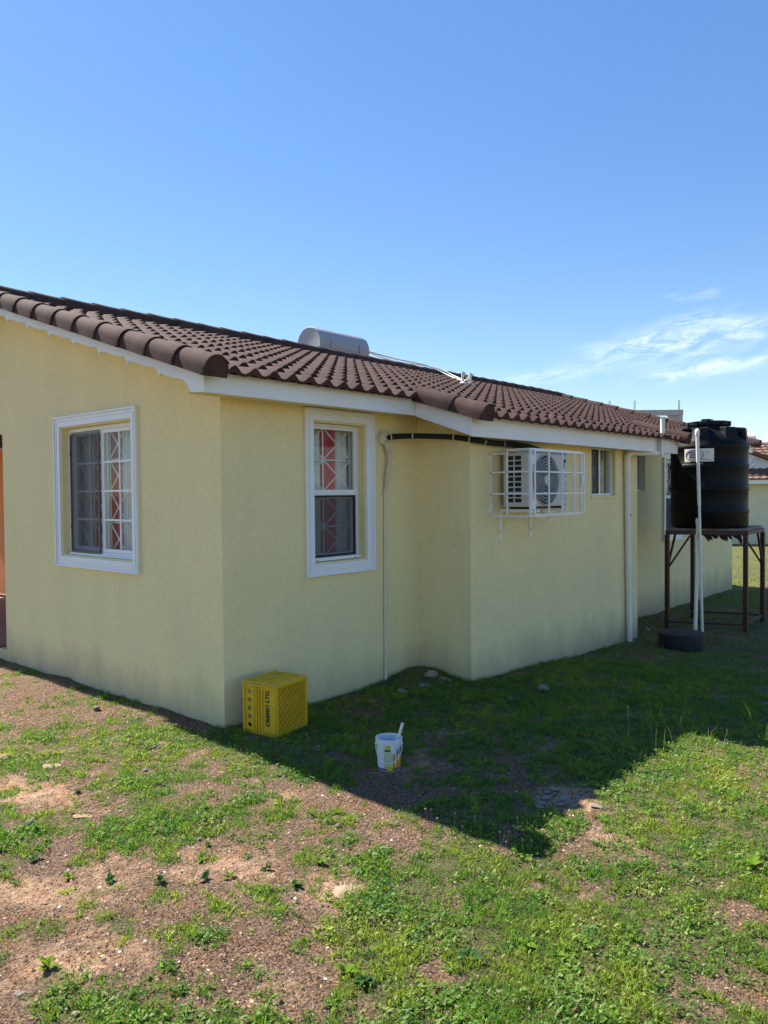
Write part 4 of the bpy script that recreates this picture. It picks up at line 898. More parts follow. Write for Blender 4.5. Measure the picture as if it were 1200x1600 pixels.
MB().tube([on_tank(.36+.30*math.cos(t*.2618), .896+.068*math.sin(t*.2618)) for t in range(25)], .0035, 5, False).build('emblem_oval', 'blue_ink', lab)
for row, zz in enumerate((.933, .903, .873)):
    for k in range(5):
        u0 = .18+.075*k; MB().tube([on_tank(u0, zz-.010), on_tank(u0+.02, zz+.012), on_tank(u0+.035, zz-.008), on_tank(u0+.055, zz+.008)], .0032, 5).build('emblem_mark', 'blue_ink', lab)
MB().tube([on_tank(.28, .845), on_tank(.5, .853), on_tank(.68, .84), on_tank(.9, .835)], .003, 5).build('emblem_mark', 'blue_ink', lab); MB().tube([on_tank(.80, .92), on_tank(.83, .935)], .005, 5).build('emblem_mark', 'blue_ink', lab)
tpatch(A0-40, A0-8, .785, .793, .0135, 'acgrey', 'label_strip')
# torn plastic under platform
sh = empty('torn_sheet', (6.75, -1.15, TOPZ-.052), 'ragged torn black plastic hanging beneath the tank platform', 'plastic sheet'); ox, oy, oz = 6.75, -1.15, TOPZ-.052
r5 = random.Random(5); b = MB()
for k in range(15):
    t = .42+.46*k/14; p = Vector((6.37, -.60, TOPZ-.055)).lerp(Vector((6.70, -1.43, TOPZ-.055)), t)+Vector((r5.uniform(.05, .20), r5.uniform(.02, .08), 0)); L = r5.choice((.05, .07, .07, .09, .13))*r5.uniform(.8, 1.1); dx, dy = r5.uniform(-.01, .04), r5.uniform(-.05, .0)
    w = r5.uniform(.018, .034); dirv = Vector((.37, -.93, 0))*w
    pts = [p-dirv, p+dirv, p+dirv*.8+Vector((dx*.6, dy*.6, -L*.6)), p-dirv*.6+Vector((dx*.5, dy*.5, -L*.55)), p+Vector((dx, dy, -L))]
    b.add(pts+[q+Vector((-.004, -.006, 0)) for q in pts], [(0, 1, 2, 3), (3, 2, 4), (5, 8, 7, 6), (8, 9, 7), (0, 3, 8, 5), (1, 6, 7, 2), (3, 4, 9, 8), (2, 7, 9, 4)])
b.box((6.58, -1.34, TOPZ-.056), (6.92, -.93, TOPZ-.0505))
loc(b).build('sheet', 'plastic_sheet', sh)
# PVC pipes
def ppt(px, py, y): return Vector(hit(px, py, 1, y))
ta, tb = ppt(1089.5, 676, -1.22), ppt(1097.5, 985, -1.22); gpz = gz1(tb.x, tb.y); tb2 = tb+(tb-ta)*((gpz-.03-tb.z)/(tb.z-ta.z))
fp = empty('fill_pipe', (tb2.x, tb2.y, gpz), 'tall leaning white PVC pipe in front of the black tank', 'pipe'); ox, oy, oz = tb2.x, tb2.y, gpz
mid_ = ta.lerp(tb2, .34); loc(MB().tube([tb2, mid_+Vector((.004, 0, 0))], .015, 12)).build('pipe', 'pvc', fp, 60); loc(MB().tube([mid_, ta], .0195, 12)).build('pipe', 'pvc', fp, 60)
loc(MB().tube(smooth_path([ta+Vector((0, 0, -.03)), ta+Vector((0, 0, .012)), ta+Vector((.035, .012, .022)), ta+Vector((.07, .025, .01))], 5), .026, 12)).build('elbow', 'pvc', fp, 60)
ua, ub = ppt(1090.5, 818, -1.18), ppt(1086.5, 985, -1.18); gpz2 = gz1(ub.x, ub.y); ub2 = ub+(ub-ua)*((gpz2-.03-ub.z)/(ub.z-ua.z))
op = empty('outlet_pipe', (ub2.x, ub2.y, gpz2), 'shorter white PVC pipe with red valve standing beside the tall leaning pipe', 'pipe'); ox, oy, oz = ub2.x, ub2.y, gpz2
loc(MB().tube([ub2, ub2.lerp(ua, .76)], .0205, 12)).build('pipe', 'pvc', op, 60); loc(MB().tube([ub2.lerp(ua, .761), ub2.lerp(ua, .80)], .028, 12)).build('coupling', 'pvc', op, 60); loc(MB().tube([ub2.lerp(ua, .801), ua], .020, 12)).build('pipe', 'pvc', op, 60)
loc(MB().tube([ua+Vector((0, 0, .001)), ua+Vector((0, 0, .06))], [.028, .023], 12)).build('cap', 'pvc', op, 60)
vz = ub2.lerp(ua, .88); loc(MB().bar(vz+Vector((-.03, -.03, 0)), vz+Vector((-.028, -.034, .09)), .022)).build('valve_lever', 'redvalve', op)
# black tub
tbx, tby = 5.27, -1.17; tz = gz1(tbx, tby)
tub = empty('rubber_tub', (tbx, tby, tz-.02), 'low round black rubber tub with dusty lid on the grass', 'tub')
MB().lathe([(0, 0), (.222, 0), (.236, .05), (.238, .17), (.246, .175), (.246, .195), (.23, .197)], 0, 0, 40).build('body', 'rubber', tub, 35)
MB().lathe([(0, .190), (.12, .194), (.20, .188), (.229, .1965)], 0, 0, 40, True).build('lid', 'tub_top', tub, 35)
for k in range(5): a = 1.3*k; MB().bar((.03*math.cos(a), .03*math.sin(a), .197), (.19*math.cos(a), .19*math.sin(a), .195), .02, .006).build('lid_rib', 'tub_top', tub)

# ================================================================ on the roof
sh_ = empty('solar_heater', (5.4, 4.28, rz(4.28)), 'grey metal solar water heater cylinder behind the roof ridge', 'water heater'); ox, oy, oz = 5.4, 4.28, rz(4.28)
def xcyl(prof, y, z, n=36):
    b = MB(); v = []; f = []
    for (x, r) in prof:
        for j in range(n): v.append((x, y+r*math.cos(6.28318*j/n), z+r*math.sin(6.28318*j/n)))
    for i in range(len(prof)-1):
        for j in range(n): f.append((i*n+j, i*n+(j+1) % n, (i+1)*n+(j+1) % n, (i+1)*n+j))
    f += [tuple(range(n)), tuple((len(prof)-1)*n+j for j in range(n))]; return b.add(v, f)
SY, SZ, SR = 4.28, 3.875, .255
loc(xcyl([(4.885, SR-.03), (4.88, SR-.01), (4.895, SR), (4.93, SR), (5.93, SR), (5.97, SR-.004), (5.985, SR-.03)], SY, SZ)).build('cylinder', 'steel', sh_, 30)
for xx in (5.13, 5.76):
    loc(MB().box((xx-.025, SY-SR-.012, SZ-.26), (xx+.025, SY-SR+.02, SZ+.05))).build('strap', 'steel', sh_)
    loc(MB().box((xx-.03, SY-.26, rz(SY)-.02+.06), (xx+.03, SY+.26, SZ-.20))).build('saddle', 'tin', sh_)
loc(MB().tube([(5.986, SY-.08, SZ+.06), (6.04, SY-.08, SZ+.05)], .03, 10)).build('fitting', 'dark', sh_)
b = MB(); b.add([(4.6, 4.6, rz(4.6)+.06), (6.3, 4.6, rz(4.6)+.06), (6.3, 6.5, rz(6.5)+.06), (4.6, 6.5, rz(6.5)+.06), (4.6, 4.6, rz(4.6)+.14), (6.3, 4.6, rz(4.6)+.14), (6.3, 6.5, rz(6.5)+.14), (4.6, 6.5, rz(6.5)+.14)], [(0, 3, 2, 1), (4, 5, 6, 7), (0, 1, 5, 4), (1, 2, 6, 5), (2, 3, 7, 6), (3, 0, 4, 7)]); loc(b).build('collector', 'dark', sh_)
def rp(x, y, d=0): return (x, y, rz(y)+d)
o = empty('heater_pipe', (6.1, 3.6, rz(3.5)), 'thin white water pipes from heater cylinder down across the roof tiles', 'pipe'); ox, oy, oz = 6.1, 3.6, rz(3.5)
loc(MB().tube(smooth_path([(6.04, 4.2, 3.92), (6.4, 3.9, 3.80), (6.8, 3.52, rz(3.5)+.155), (6.85, 3.1, rz(3.1)+.07), (6.55, 2.6, rz(2.6)+.06), (6.24, 2.26, rz(2.26)+.20)]), .012, 8)).build('pipe', 'pvc', o, 60)
loc(MB().tube(smooth_path([(6.03, 4.21, 3.915), (6.5, 3.95, 3.77), (6.98, 3.52, rz(3.5)+.15), (6.95, 3.0, rz(3.0)+.07), (6.45, 2.45, rz(2.45)+.06), (6.0, 2.22, rz(2.22)+.19)]), .010, 8)).build('pipe', 'pvc', o, 60)
for (x, y, lab) in ((5.975, 2.22, 'white bent vent stub on roof tiles, beside its twin toward the gable'), (6.225, 2.26, 'white bent vent stub on roof tiles, the one further along the roof')):
    v_ = empty('roof_stub', rp(x, y, .03), lab, 'pipe stub', 0, 'pipe stubs on the roof tiles')
    MB().tube([(0, 0, -.02), (0, 0, .17)], .019, 10).build('pipe', 'pvc', v_, 60); MB().tube([(-.01, 0, .171), (.0, 0, .171), (.10, .03, .165)], .016, 10).build('bend', 'pvc', v_, 60)
    MB().lathe([(.065, .0), (.06, .012), (.022, .035)], 0, 0, 16).build('flange', 'pvc', v_, 40)

# ================================================================ beyond
# unfinished concrete frame on a far house roofline
def at_depth(px, py, dep):
    d = FW + RT*(px-600)/FPX + UP*(800-py)/FPX; return np.array([CX, CY, CZ])+d*dep
fa, fb = at_depth(990, 637, 34), at_depth(1066, 644, 34)
cf = empty('concrete_frame', (float(fa[0]), float(fa[1]), -.45), 'unfinished grey concrete frame with rebar stubs far behind the roof', 'concrete frame'); ox, oy, oz = float(fa[0]), float(fa[1]), -.45
A = Vector(fa); B = Vector(fb); zt = (A.z+B.z)/2; A.z = B.z = zt; dv = (B-A).normalized(); A = A-dv*1.2
back = Vector((-dv.y, dv.x, 0)); back = back if back.dot(Vector((FW[0], FW[1], 0))) > 0 else -back
loc(MB().bar(A+Vector((0, 0, -.125)), B+Vector((0, 0, -.125)), .25, .23)).build('beam', 'concrete', cf)
for q in (B-dv*.14, B-dv*2.1, A+dv*.14):
    for bk2 in (0,):
        loc(MB().box(((q+back*bk2).x-.12, (q+back*bk2).y-.12, -.6), ((q+back*bk2).x+.12, (q+back*bk2).y+.12, zt-.242))).build('column', 'concrete', cf)
        for s_ in (-.06, .06): loc(MB().tube([(q.x+back.x*bk2+s_, q.y+back.y*bk2, zt-.012), (q.x+back.x*bk2+s_+.02, q.y+back.y*bk2, zt+.42)], .012, 6)).build('rebar', 'rust_paint', cf)
for q, sgn in ((B-dv*.27, -1), (B-dv*1.97, 1)):
    loc(MB().add([tuple(q+Vector((0, 0, -.241))), tuple(q+dv*sgn*.35+Vector((0, 0, -.241))), tuple(q+Vector((0, 0, -.66))), tuple(q+back*.2+Vector((0, 0, -.241))), tuple(q+back*.2+dv*sgn*.35+Vector((0, 0, -.241))), tuple(q+back*.2+Vector((0, 0, -.66)))], [(0, 1, 2), (3, 5, 4), (0, 3, 4, 1), (1, 4, 5, 2), (0, 2, 5, 3)])).build('haunch', 'concrete', cf)
# neighbouring house
nbp = at_depth(1166, 757, 29.0); gnb = gz1(float(nbp[0]), float(nbp[1]))
nb = empty('neighbour_house', (float(nbp[0]), float(nbp[1]), gnb), 'cream house with reddish brown tiled roof far beyond the black tank', 'house', rad(-62))
# local: x along the front eave (to the right seen from the yard), y away from the yard
EH = float(nbp[2])-gnb+.02
NBW = mat('cream_stucco', (.70, .64, .45), .9, .06, 3, .2, 50); NBT = mat('brown_tile_far', (.20, .105, .075), .9, .25, 9, .2, 30, col2=(.11, .06, .045))
MB().box((-7, .3, -.4), (6, 8, EH+.02)).build('wall', NBW, nb)
MB().box((-7.3, -.1, EH), (6.3, -.06, EH+.18)).build('fascia_board', 'fascia', nb)
b = MB(); b.add([(-7.3, -.12, EH+.15), (6.3, -.12, EH+.15), (6.3, 4, EH+1.75), (-7.3, 4, EH+1.75), (-7.3, 8.2, EH+.15), (6.3, 8.2, EH+.15)], [(0, 1, 2, 3), (3, 2, 5, 4), (0, 4, 5, 1), (0, 3, 4), (1, 5, 2)]); nroof = b.build('roof', NBT, nb)
b = MB(); sl_ = (1.6/4.12)
for k in range(13):
    y = -.14+k*.318; z = EH+.15+(y+.12)*sl_
    for i in range(54):
        x = -7.2+i*.25; b.add([(x, y, z+.01), (x+.25, y, z+.01), (x+.25, y+.34, z+.34*sl_+.012), (x, y+.34, z+.34*sl_+.012), (x, y, z+.05), (x+.125, y, z+.085), (x+.25, y, z+.05), (x+.125, y+.34, z+.34*sl_+.04)], [(4, 5, 7, 3), (5, 6, 2, 7), (0, 1, 6, 5, 4)])
ntl = b.build('roof_tiles', NBT, nroof); ntl['kind'] = 'stuff'
# cross gable with white end, tilted collector and heater drum
MB().prism([(-1.6, EH+.2), (1.3, EH+.2), (1.3, EH+.75), (-.15, EH+1.35), (-1.6, EH+.75)], 1, .9, 4.0).build('cross_gable', 'trim', nb)
for sg in (-1, 1):
    b = MB(); cx_ = -.15; b.add([(cx_, .6, EH+1.50), (cx_+sg*1.85, .6, EH+.72), (cx_+sg*1.85, 4, EH+.72), (cx_, 4, EH+1.50), (cx_, .6, EH+1.38), (cx_+sg*1.85, .6, EH+.60), (cx_+sg*1.85, 4, EH+.60), (cx_, 4, EH+1.38)], [(0, 1, 2, 3), (4, 7, 6, 5), (0, 4, 5, 1), (1, 5, 6, 2), (2, 6, 7, 3), (0, 3, 7, 4)]); b.build('gable_roof', NBT, nb)
hd = xcyl([(-.62, .27), (-.60, .29), (.60, .29), (.62, .27)], 1.5, EH+1.72, 24).build('heater_drum', 'trim', nb, 30)
for s_ in (-.35, .35): MB().box((s_-.05, 1.35, EH+1.3), (s_+.05, 1.65, EH+1.45)).build('drum_saddle', 'trim', nb)
MB().tube(smooth_path([(.55, .86, EH+.95), (.35, .7, EH+.70), (-.1, .62, EH+.48), (-.7, .58, EH+.42)]), .05, 8).build('pipe', 'trim', nb, 60)
# ================================================================ stones
def stone(px, py, size, flat, label, mt='stone', seed=0, sink=.25, asp=1.0):
    p = hit(px, py, 2, 0.0); p = hit(px, py, 2, gz1(p[0], p[1])); x, y = float(p[0]), float(p[1])
    bm = bmesh.new(); bmesh.ops.create_icosphere(bm, subdivisions=2, radius=.5); r = random.Random(seed+int(px)); an = r.uniform(0, 6.28)
    cuts = [(Vector((r.gauss(0, 1), r.gauss(0, 1), r.gauss(0, 1))).normalized(), r.uniform(.24, .42)) for _ in range(11)]
    for v in bm.verts:
        for nrm, d in cuts:
            e = v.co.dot(nrm)-d
            if e > 0: v.co -= nrm*e
        v.co *= r.uniform(.96, 1.04); v.co = Vector((v.co.x*size*asp, v.co.y*size/asp, v.co.z*size*flat))
    me = bpy.data.meshes.new('stone'); bm.to_mesh(me); bm.free(); me.materials.append(M[mt]); o = bpy.data.objects.new('stone', me); C.objects.link(o)
    o.location = (x, y, gz1(x, y)+size*flat*(.5-sink)); o.rotation_euler = (r.uniform(-.2, .2), r.uniform(-.2, .2), an); tag(o, label, 'stone', None); return o
stone(673, 1054, .13, .55, 'largest rounded tan stone on the soil mound in the wall corner', 'stone2', 1, .2, 1.25)
stone(664, 1066, .12, .35, 'flat grey stone just below the big tan one on the corner mound', 'stone', 2, .3, 1.3)
stone(692, 1058, .07, .6, 'small pale stone against the projecting wall on the mound', 'stone', 3)
stone(702, 1064, .06, .7, 'small grey stone at the foot of the mound by the projecting wall', 'stone', 4)
stone(629, 1081, .10, .5, 'grey stone in the grass left of the corner mound', 'stone', 5)
stone(849, 1080, .10, .75, 'angular pale rock in shaded grass below the caged air conditioner', 'stone', 6, .15)
stone(798, 1093, .07, .5, 'small grey rock in shaded grass left of the angular pale rock', 'stone', 7)
stone(877, 1070, .06, .5, 'small dark stone right beside the angular pale rock', 'stone', 8)
stone(152, 1110, .065, .7, 'pale grey stone on the shadow line along the gable wall', 'stone', 9, .15)
stone(274, 1135, .05, .6, 'small stone in shade at the gable wall near the house corner', 'stone', 10)
stone(540, 1395, .13, .16, 'flat half-buried sandy slab stone in the bare sunlit soil', 'stone2', 11, .35, 1.3)
stone(2, 1184, .16, .2, 'broad flat pale stone in the sunlit yard beyond the gable', 'stone2', 12, .3, 1.2)
stone(80, 1198, .12, .12, 'thin flat buried stone in the lawn near the broad pale stone', 'stone2', 13, .3, 1.4)
stone(48, 1286, .07, .4, 'greyish lump of rock in the sandy bare patch', 'stone', 14, .3)
stone(130, 1276, .09, .16, 'flat tan stone beside the sandy bare patch', 'stone2', 15, .3, 1.3)
stone(312, 1313, .028, .8, 'tiny white pebble on the bare reddish soil', 'stone', 16)
stone(528, 1295, .035, .8, 'little pinkish pebble in the grass at the edge of bare soil', 'stone2', 17)
stone(226, 1205, .04, .6, 'small dark stone in the sunlit grass before the gable wall', 'stone', 18)
stone(118, 1585, .032, .5, 'pale chip of stone in the foreground tuft grass', 'stone', 19)
stone(30, 1553, .035, .4, 'white flake of stone on foreground soil', 'stone', 20)
r6 = random.Random(11)
for k in range(16):
    stone(r6.uniform(838, 935), r6.uniform(1232, 1262), r6.uniform(.03, .075), .35, 'flat grey stone in the shaded rubble patch of bare soil', 'stone', 30+k, .3, 1.3)['group'] = 'stones of the shaded rubble patch'
for k, (px, py) in enumerate(((1012, 985), (1020, 983), (1005, 990), (1000, 997), (1143, 925), (1135, 928), (1128, 931))):
    o = stone(px, py, r6.uniform(.05, .09), .5, 'small rubble stone at the foot of the pipes by wall corner' if k < 4 else 'small rubble stone at the far foot of the yellow wall', 'stone', 60+k); o['group'] = 'rubble at the pipes' if k < 4 else 'rubble at the far wall foot'
# fine gravel: beyond counting
def gravel():
    n = 95000; ang_ = rng.uniform(-.7, .7, n)+YAW; dist = 1.6+6.5*rng.random(n)**1.25; x = CX+dist*np.cos(ang_); y = CY+dist*np.sin(ang_)
    cv = cover(x, y); ok = (rng.random(n) > cv*1.1) & (rng.random(n) < .35+1.3*(fbm(V3, x+60, y, 3.0, 3)-.25)) & ~((x > -.02) & (y > -.02)) & ~((x > 2.1) & (y > -.6)); x, y = x[ok], y[ok]; n = len(x); z = gz(x, y)
    s = .0022+.0065*rng.random(n)**3; base = np.array([(1, 0, 0), (-1, 0, 0), (0, 1, 0), (0, -1, 0), (0, 0, .7), (0, 0, -.7)], float); fc = np.array([(0, 2, 4), (2, 1, 4), (1, 3, 4), (3, 0, 4)])
    th = rng.uniform(0, 6.28, n); bb = base[None]*(1+.5*rng.uniform(-1, 1, (n, 6, 1)))*s[:, None, None]; ct, st_ = np.cos(th)[:, None], np.sin(th)[:, None]
    P = np.stack([bb[..., 0]*ct-bb[..., 1]*st_+x[:, None], bb[..., 0]*st_+bb[..., 1]*ct+y[:, None], bb[..., 2]+z[:, None]+s[:, None]*.15], -1)
    F = (fc[None]+6*np.arange(n)[:, None, None]).reshape(-1, 3); u = rng.random((n, 1)); tint = np.where(u < .55, np.array([[.085, .052, .034]]), np.where(u < .93, np.array([[.28, .178, .112]]), np.array([[.46, .38, .30]])))*(.6+.8*rng.random((n, 1)))
    return P.reshape(-1, 3), F, np.repeat(tint, 6, 0)
def fast_mesh(name, P, F, tint=None, smooth=False):
    me = bpy.data.meshes.new(name); k = F.shape[1]; me.vertices.add(len(P)); me.vertices.foreach_set('co', P.astype(np.float32).ravel()); me.loops.add(F.size); me.loops.foreach_set('vertex_index', F.astype(np.int32).ravel())
    me.polygons.add(len(F)); me.polygons.foreach_set('loop_start', (np.arange(len(F))*k).astype(np.int32)); me.polygons.foreach_set('loop_total', np.full(len(F), k, np.int32))
    if smooth: me.polygons.foreach_set('use_smooth', np.ones(len(F), bool))
    me.update(calc_edges=True)
    if tint is not None:
        a = me.color_attributes.new('tint', 'FLOAT_COLOR', 'POINT'); a.data.foreach_set('color', np.concatenate([tint, np.ones((len(tint), 1))], 1).astype(np.float32).ravel())
    o = bpy.data.objects.new(name, me); C.objects.link(o); return o
P_, F_, T_ = gravel(); gv = fast_mesh('gravel', P_, F_, T_); gv['kind'] = 'stuff'; gv['label'] = 'loose fine gravel and crumbs of soil on bare ground'; gv['category'] = 'gravel'; gvm = mat('gravel', (.2, .15, .1), .95); at_ = N(gvm.node_tree, 'ShaderNodeAttribute'); at_.attribute_name = 'tint'; gvm.node_tree.links.new(at_.outputs['Color'], gvm.node_tree.nodes['Principled BSDF'].inputs['Base Color']); gv.data.materials.append(gvm)

# ================================================================ grass
def outside(x, y): return ~((x > -.01) & (y > -.01) & (x < 10.92) & (y < 9.3)) & ~((x > 2.12) & (x < 5.56) & (y > -.58) & (y < .1))
def scatter(n, dmin, dmax, pw, spread):
    a = rng.uniform(-spread, spread, n)+YAW; d = dmin+(dmax-dmin)*rng.random(n)**pw; return CX+d*np.cos(a), CY+d*np.sin(a), d
BLD, LVS = [], []
def clumps(x, y, d):
    """keep points where grass grows, with clumpy tufts"""
    cv = cover(x, y); tuft = .5*fbm(V1, x+40, y, 11, 2)+.5*fbm(V2, x+13, y, 30, 2); keep = (rng.random(len(x)) < cv*(.10+1.2*np.clip((tuft-.38)*4.5, 0, 1))) & outside(x, y); return keep, cv, tuft
def colours(n, x, y):
    hue = fbm(V2, x+70, y, 2.4, 3); h2 = fbm(V3, x+20, y, 11, 2); lum = (.72+.55*rng.random(n))*(.8+.45*h2)
    g = np.stack([.150+.125*np.clip((hue-.40)*3, 0, 1), .262+.080*np.clip((hue-.40)*3, 0, 1), .040+.016*hue], 1)
    dk = np.clip((h2-.52)*4, 0, 1)[:, None]; g = g*(1-dk)+np.array([.075, .175, .038])*dk
    dry = (rng.random(n) < .09)[:, None]; g = np.where(dry, np.array([.25, .185, .085]), g); return g*lum[:, None]
def blades(x, y, L, W, lean, n):
    z = gz(x, y)-.002; th = rng.uniform(0, 6.283, n); ph = rng.uniform(0, 6.283, n); w2 = W/2
    sx, sy = np.cos(th)*w2, np.sin(th)*w2; lx, ly = np.cos(ph)*lean*L, np.sin(ph)*lean*L; hgt = L*np.sqrt(np.clip(1-lean**2, .05, 1))
    P = np.zeros((n, 5, 3)); P[:, 0] = np.stack([x-sx, y-sy, z], 1); P[:, 1] = np.stack([x+sx, y+sy, z], 1)
    P[:, 2] = np.stack([x+lx*.38-sx*.85, y+ly*.38-sy*.85, z+hgt*.62], 1); P[:, 3] = np.stack([x+lx*.38+sx*.85, y+ly*.38+sy*.85, z+hgt*.62], 1); P[:, 4] = np.stack([x+lx, y+ly, z+hgt], 1)
    F = np.array([(0, 1, 3), (0, 3, 2), (2, 3, 4)]); return P, F
GP, GF, GT = [], [], []; off = 0
def push(P, F, T):
    global off
    n, k, _ = P.shape; GP.append(P.reshape(-1, 3)); GF.append((F[None]+(off+k*np.arange(n))[:, None, None]).reshape(-1, 3)); GT.append(np.repeat(T, k, 0)); off += n*k
for (N_, d0, d1, pw, sprd, scale) in ((700000, 1.5, 8.0, .95, .66, 1.0), (150000, 5.5, 17, .9, .62, 1.7), (120000, 13, 40, .9, .6, 3.2)):
    x, y, d = scatter(N_, d0, d1, pw, sprd); keep, cv, tf_ = clumps(x, y, d); x, y, d, cv, tf_ = x[keep], y[keep], d[keep], cv[keep], tf_[keep]; n = len(x)
    L = (.009+.024*rng.random(n)**1.8)*(.55+.6*cv)*(.40+1.15*np.clip((tf_-.36)*3.6, 0, 1)); L = np.where(rng.random(n) < .02, L*2.0, L)*scale**.5
    L = L*np.where(x > .5, 1.12, 1.0); W = (.0022+.0022*rng.random(n))*scale**.8; lean = .40+.55*rng.random(n)
    P, F = blades(x, y, L, W, lean, n); push(P, F, colours(n, x, y))
# creeping small-leaved ground cover
x, y, d = scatter(560000, 1.5, 9.0, .95, .66); cv = cover(x, y); patchy = fbm(V4, x+11, y, 3.2, 3); tft = fbm(V3, x+31, y, 15, 2); keep = (rng.random(len(x)) < cv*np.clip((patchy-.34)*2.8, .06, 1)*np.clip((tft-.30)*3.2, .1, 1)) & outside(x, y)
x, y = x[keep], y[keep]; cv = cv[keep]; n = len(x); s = (.0034+.0056*rng.random(n))*(.6+.5*cv); th = rng.uniform(0, 6.283, n); tilt = rng.uniform(-.75, .75, n); tl2 = rng.uniform(-.6, .9, n); zz = gz(x, y)+.002+(.024*rng.random(n))*cv
e1 = np.stack([np.cos(th)*np.cos(tilt), np.sin(th)*np.cos(tilt), np.sin(tilt)], 1)*s[:, None]*1.35; e2 = np.stack([-np.sin(th)*np.cos(tl2), np.cos(th)*np.cos(tl2), np.sin(tl2)], 1)*s[:, None]*.62; c0 = np.stack([x, y, zz], 1)
P = np.stack([c0-e1, c0-.1*e1+e2, c0+e1, c0-.1*e1-e2], 1); push(P, np.array([(0, 1, 2), (0, 2, 3)]), colours(n, x, y)*np.array([1.0, 1.02, 1.0]))
# taller fescue spears standing in the shaded lawn
x, y, d = scatter(900, 4.0, 8.5, 1, .5); px, py, _z = project(x, y, 0*x); keep = (px > 850) & (py < 1200) & outside(x, y) & (rng.random(len(x)) < .5); x, y = x[keep], y[keep]; n = len(x)
P, F = blades(x, y, .12+.16*rng.random(n), np.full(n, .0035), .2+.5*rng.random(n), n); push(P, F, np.tile([[.16, .17, .07]], (n, 1)))
# dead stalks and litter lying on soil
x, y, d = scatter(150000, 1.5, 7.5, .95, .66); cv = cover(x, y); keep = (rng.random(len(x)) < .8-.5*cv) & outside(x, y); x, y = x[keep], y[keep]; n = len(x)
P, F = blades(x, y, .008+.028*rng.random(n)**2, .0016+.0022*rng.random(n), np.clip(.93+.06*rng.random(n), 0, .999), n); P[:, :, 2] += .003
tl = np.where((rng.random(n) < .42)[:, None], np.array([[.33, .25, .165]]), np.array([[.065, .040, .026]]))*(.6+.7*rng.random((n, 1))); push(P, F, tl)
GP = np.concatenate(GP); GF = np.concatenate(GF); GT = np.concatenate(GT)
print('grass tris', len(GF))
gr = fast_mesh('grass', GP, GF, GT); gr.data.materials.append(M['grass']); gr['kind'] = 'stuff'; gr['label'] = 'patchy low lawn of short grass and creeping weeds'; gr['category'] = 'grass'

# ---- broad-leaved weeds, each a plant of its own
def gpos(px, py):
    p = hit(px, py, 2, 0.0); p = hit(px, py, 2, gz1(p[0], p[1])); return float(p[0]), float(p[1])
def leafmesh(L, W, lift, curl):
    b = MB(); v = []; f = []; k = 6
    for i in range(k+1):
        t = i/k; w = W*math.sin(math.pi*min(1, t*.93+.04))**.8*.5; y_ = L*t; z_ = lift*L*math.sin(t*1.6)-curl*L*t*t; v += [(-w, y_, z_+w*.35), (0, y_, z_), (w, y_, z_+w*.35)]
    for i in range(k): f += [(3*i, 3*i+1, 3*i+4, 3*i+3), (3*i+1, 3*i+2, 3*i+5, 3*i+4)]
    return b.add(v, f).mesh('leaf', False)
LMs = {}
def weed(px, py, size, n, mt, label, group=None):
    x, y = gpos(px, py); r = random.Random(int(px*7+py)); e = empty('weed', (x, y, gz1(x, y)), label, 'weed', 0, group)
    for k in range(n):
        key = (mt, k % 3)
        if key not in LMs:
            me = leafmesh(1, .42+.1*(k % 3), .55-.12*(k % 3), .25+.1*(k % 3)); me.materials.append(M[mt]); LMs[key] = me
            for p in me.polygons: p.use_smooth = True
        s = size*.72*r.uniform(.45, 1.2); shared('leaf', LMs[key], e, (0, 0, .002), (r.uniform(-.1, .7), r.uniform(-.4, .4), 6.283*k/n+r.uniform(-.8, .8)), (s, s, s))
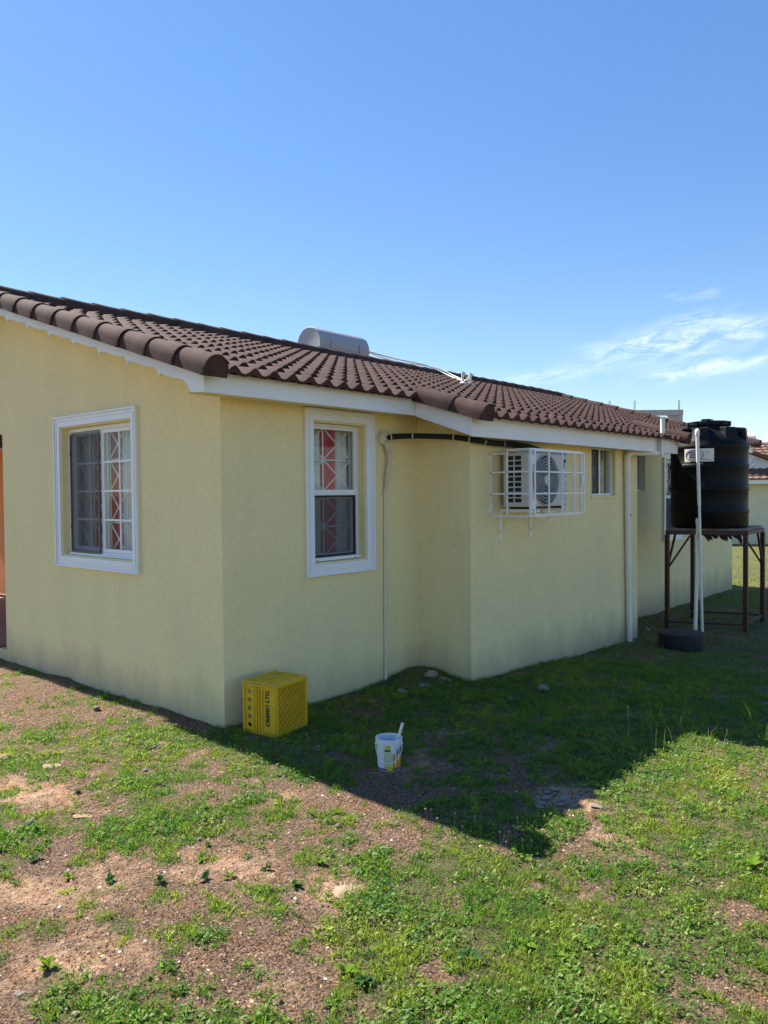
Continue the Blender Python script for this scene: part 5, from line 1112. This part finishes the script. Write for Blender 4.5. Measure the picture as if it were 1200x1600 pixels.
W = [(315, 1343, .055, 8, 'weed_y', 'bright yellow-green broadleaf rosette on the reddish bare soil'), (320, 1376, .05, 7, 'weed_d', 'grey-green rosette just below the bright one on the bare soil'),
     (75, 1514, .06, 8, 'weed_y', 'bright lime broadleaf weed alone on dark foreground soil'), (110, 1374, .05, 6, 'weed_y', 'lime two-leaved weed at the edge of a grass tuft by the sandy patch'),
     (50, 1345, .06, 9, 'weed_d', 'dark rosette weed on the sandy patch'), (500, 1348, .06, 10, 'weed_y', 'fresh green rosette at the edge of the bare soil'), (462, 1385, .05, 12, 'weed_d', 'compact dark leafy weed beside the sandy slab stone'),
     (415, 1358, .05, 8, 'weed_d', 'small dark tuft weed in the middle of the bare soil'), (360, 1373, .045, 8, 'weed_y', 'small yellowish rosette right of the grey-green one'), (321, 1263, .05, 7, 'weed_y', 'upright pale weed on the bare strip above the reddish soil'), (325, 1322, .03, 7, 'weed_d', 'tiny dark rosette near the white pebble'),
     (540, 1522, .07, 6, 'weed_y', 'upright lime-leaved weed beside the dark clover clump'), (570, 1538, .055, 16, 'weed_d', 'round dark clover-like clump in the foreground lawn'), (735, 1500, .07, 6, 'weed_d', 'three-leaved pale green weed in the foreground lawn'),
     (870, 1495, .045, 10, 'weed_y', 'oval-leaved light green weed in the dense lawn'), (1172, 1356, .09, 6, 'weed_y', 'broad upright leaf weed in the sunlit lawn'), (120, 1240, .05, 9, 'weed_d', 'low dark weed on the sandy soil beyond'), (58, 1303, .05, 10, 'weed_d', 'dark weed next to the grey lump of rock'), (525, 1233, .05, 8, 'weed_y', 'weed on the shadow edge in front of the bucket'), (820, 1480, .06, 12, 'weed_y', 'yellow-green fern-like clump in the foreground lawn'), (250, 1380, .045, 8, 'weed_d', 'dark rosette in the brown soil left of the bare patch'), (170, 1378, .05, 8, 'weed_d', 'leafy weed on the tuft edge below the sandy patch')]
for w in W: weed(*w)
# dry seed-head stalks along the shadow edge
r7 = random.Random(21)
for k, (px, py, hh) in enumerate(((668, 1285, 20), (673, 1280, 15), (685, 1290, 10), (710, 1294, 22), (722, 1300, 8), (782, 1318, 20), (786, 1320, 14), (792, 1322, 22), (790, 1325, 9), (808, 1300, 20), (816, 1330, 14), (831, 1330, 16), (850, 1318, 18), (843, 1370, 14), (858, 1382, 12), (1020, 1155, 22), (983, 1165, 60), (1190, 1090, 50), (1130, 1180, 40), (740, 1010+280, 14))):
    x, y = gpos(px, py); dep = project(x, y, 0)[2]; h = hh/FPX*dep; e = empty('seed_stalk', (x, y, gz1(x, y)-.004), 'dry stalk with a pale round seed head at the shadow edge' if hh < 30 else {983: 'tall thin dry stalk where the lit lawn juts into the shade', 1190: 'tall dry stalk in the shade below the tank stand', 1130: 'dry stalk on the stepped shadow edge of the right lawn'}[px], 'plant', 0, 'dry seed stalks at the shadow edge' if hh < 30 else 'tall dry stalks')
    lx, ly = r7.uniform(-.2, .2)*h, r7.uniform(-.2, .2)*h
    MB().tube([(0, 0, 0), (lx*.3, ly*.3, h*.6), (lx, ly, h)], [.0016, .0013, .0011], 5).build('stem', 'drystalk', e)
    b = MB(); b.lathe([(0, -.005), (.0042, -.002), (.0056, .002), (.0038, .006), (0, .0075)], 0, 0, 8); o = b.build('seed_head', 'seedhead', e, 40); o.location = (lx, ly, h+.004)
    if hh >= 30: o.scale = (.35, .35, 2.2)

sc.render.engine = 'CYCLES'
sc.cycles.max_bounces = 8; sc.cycles.transparent_max_bounces = 12
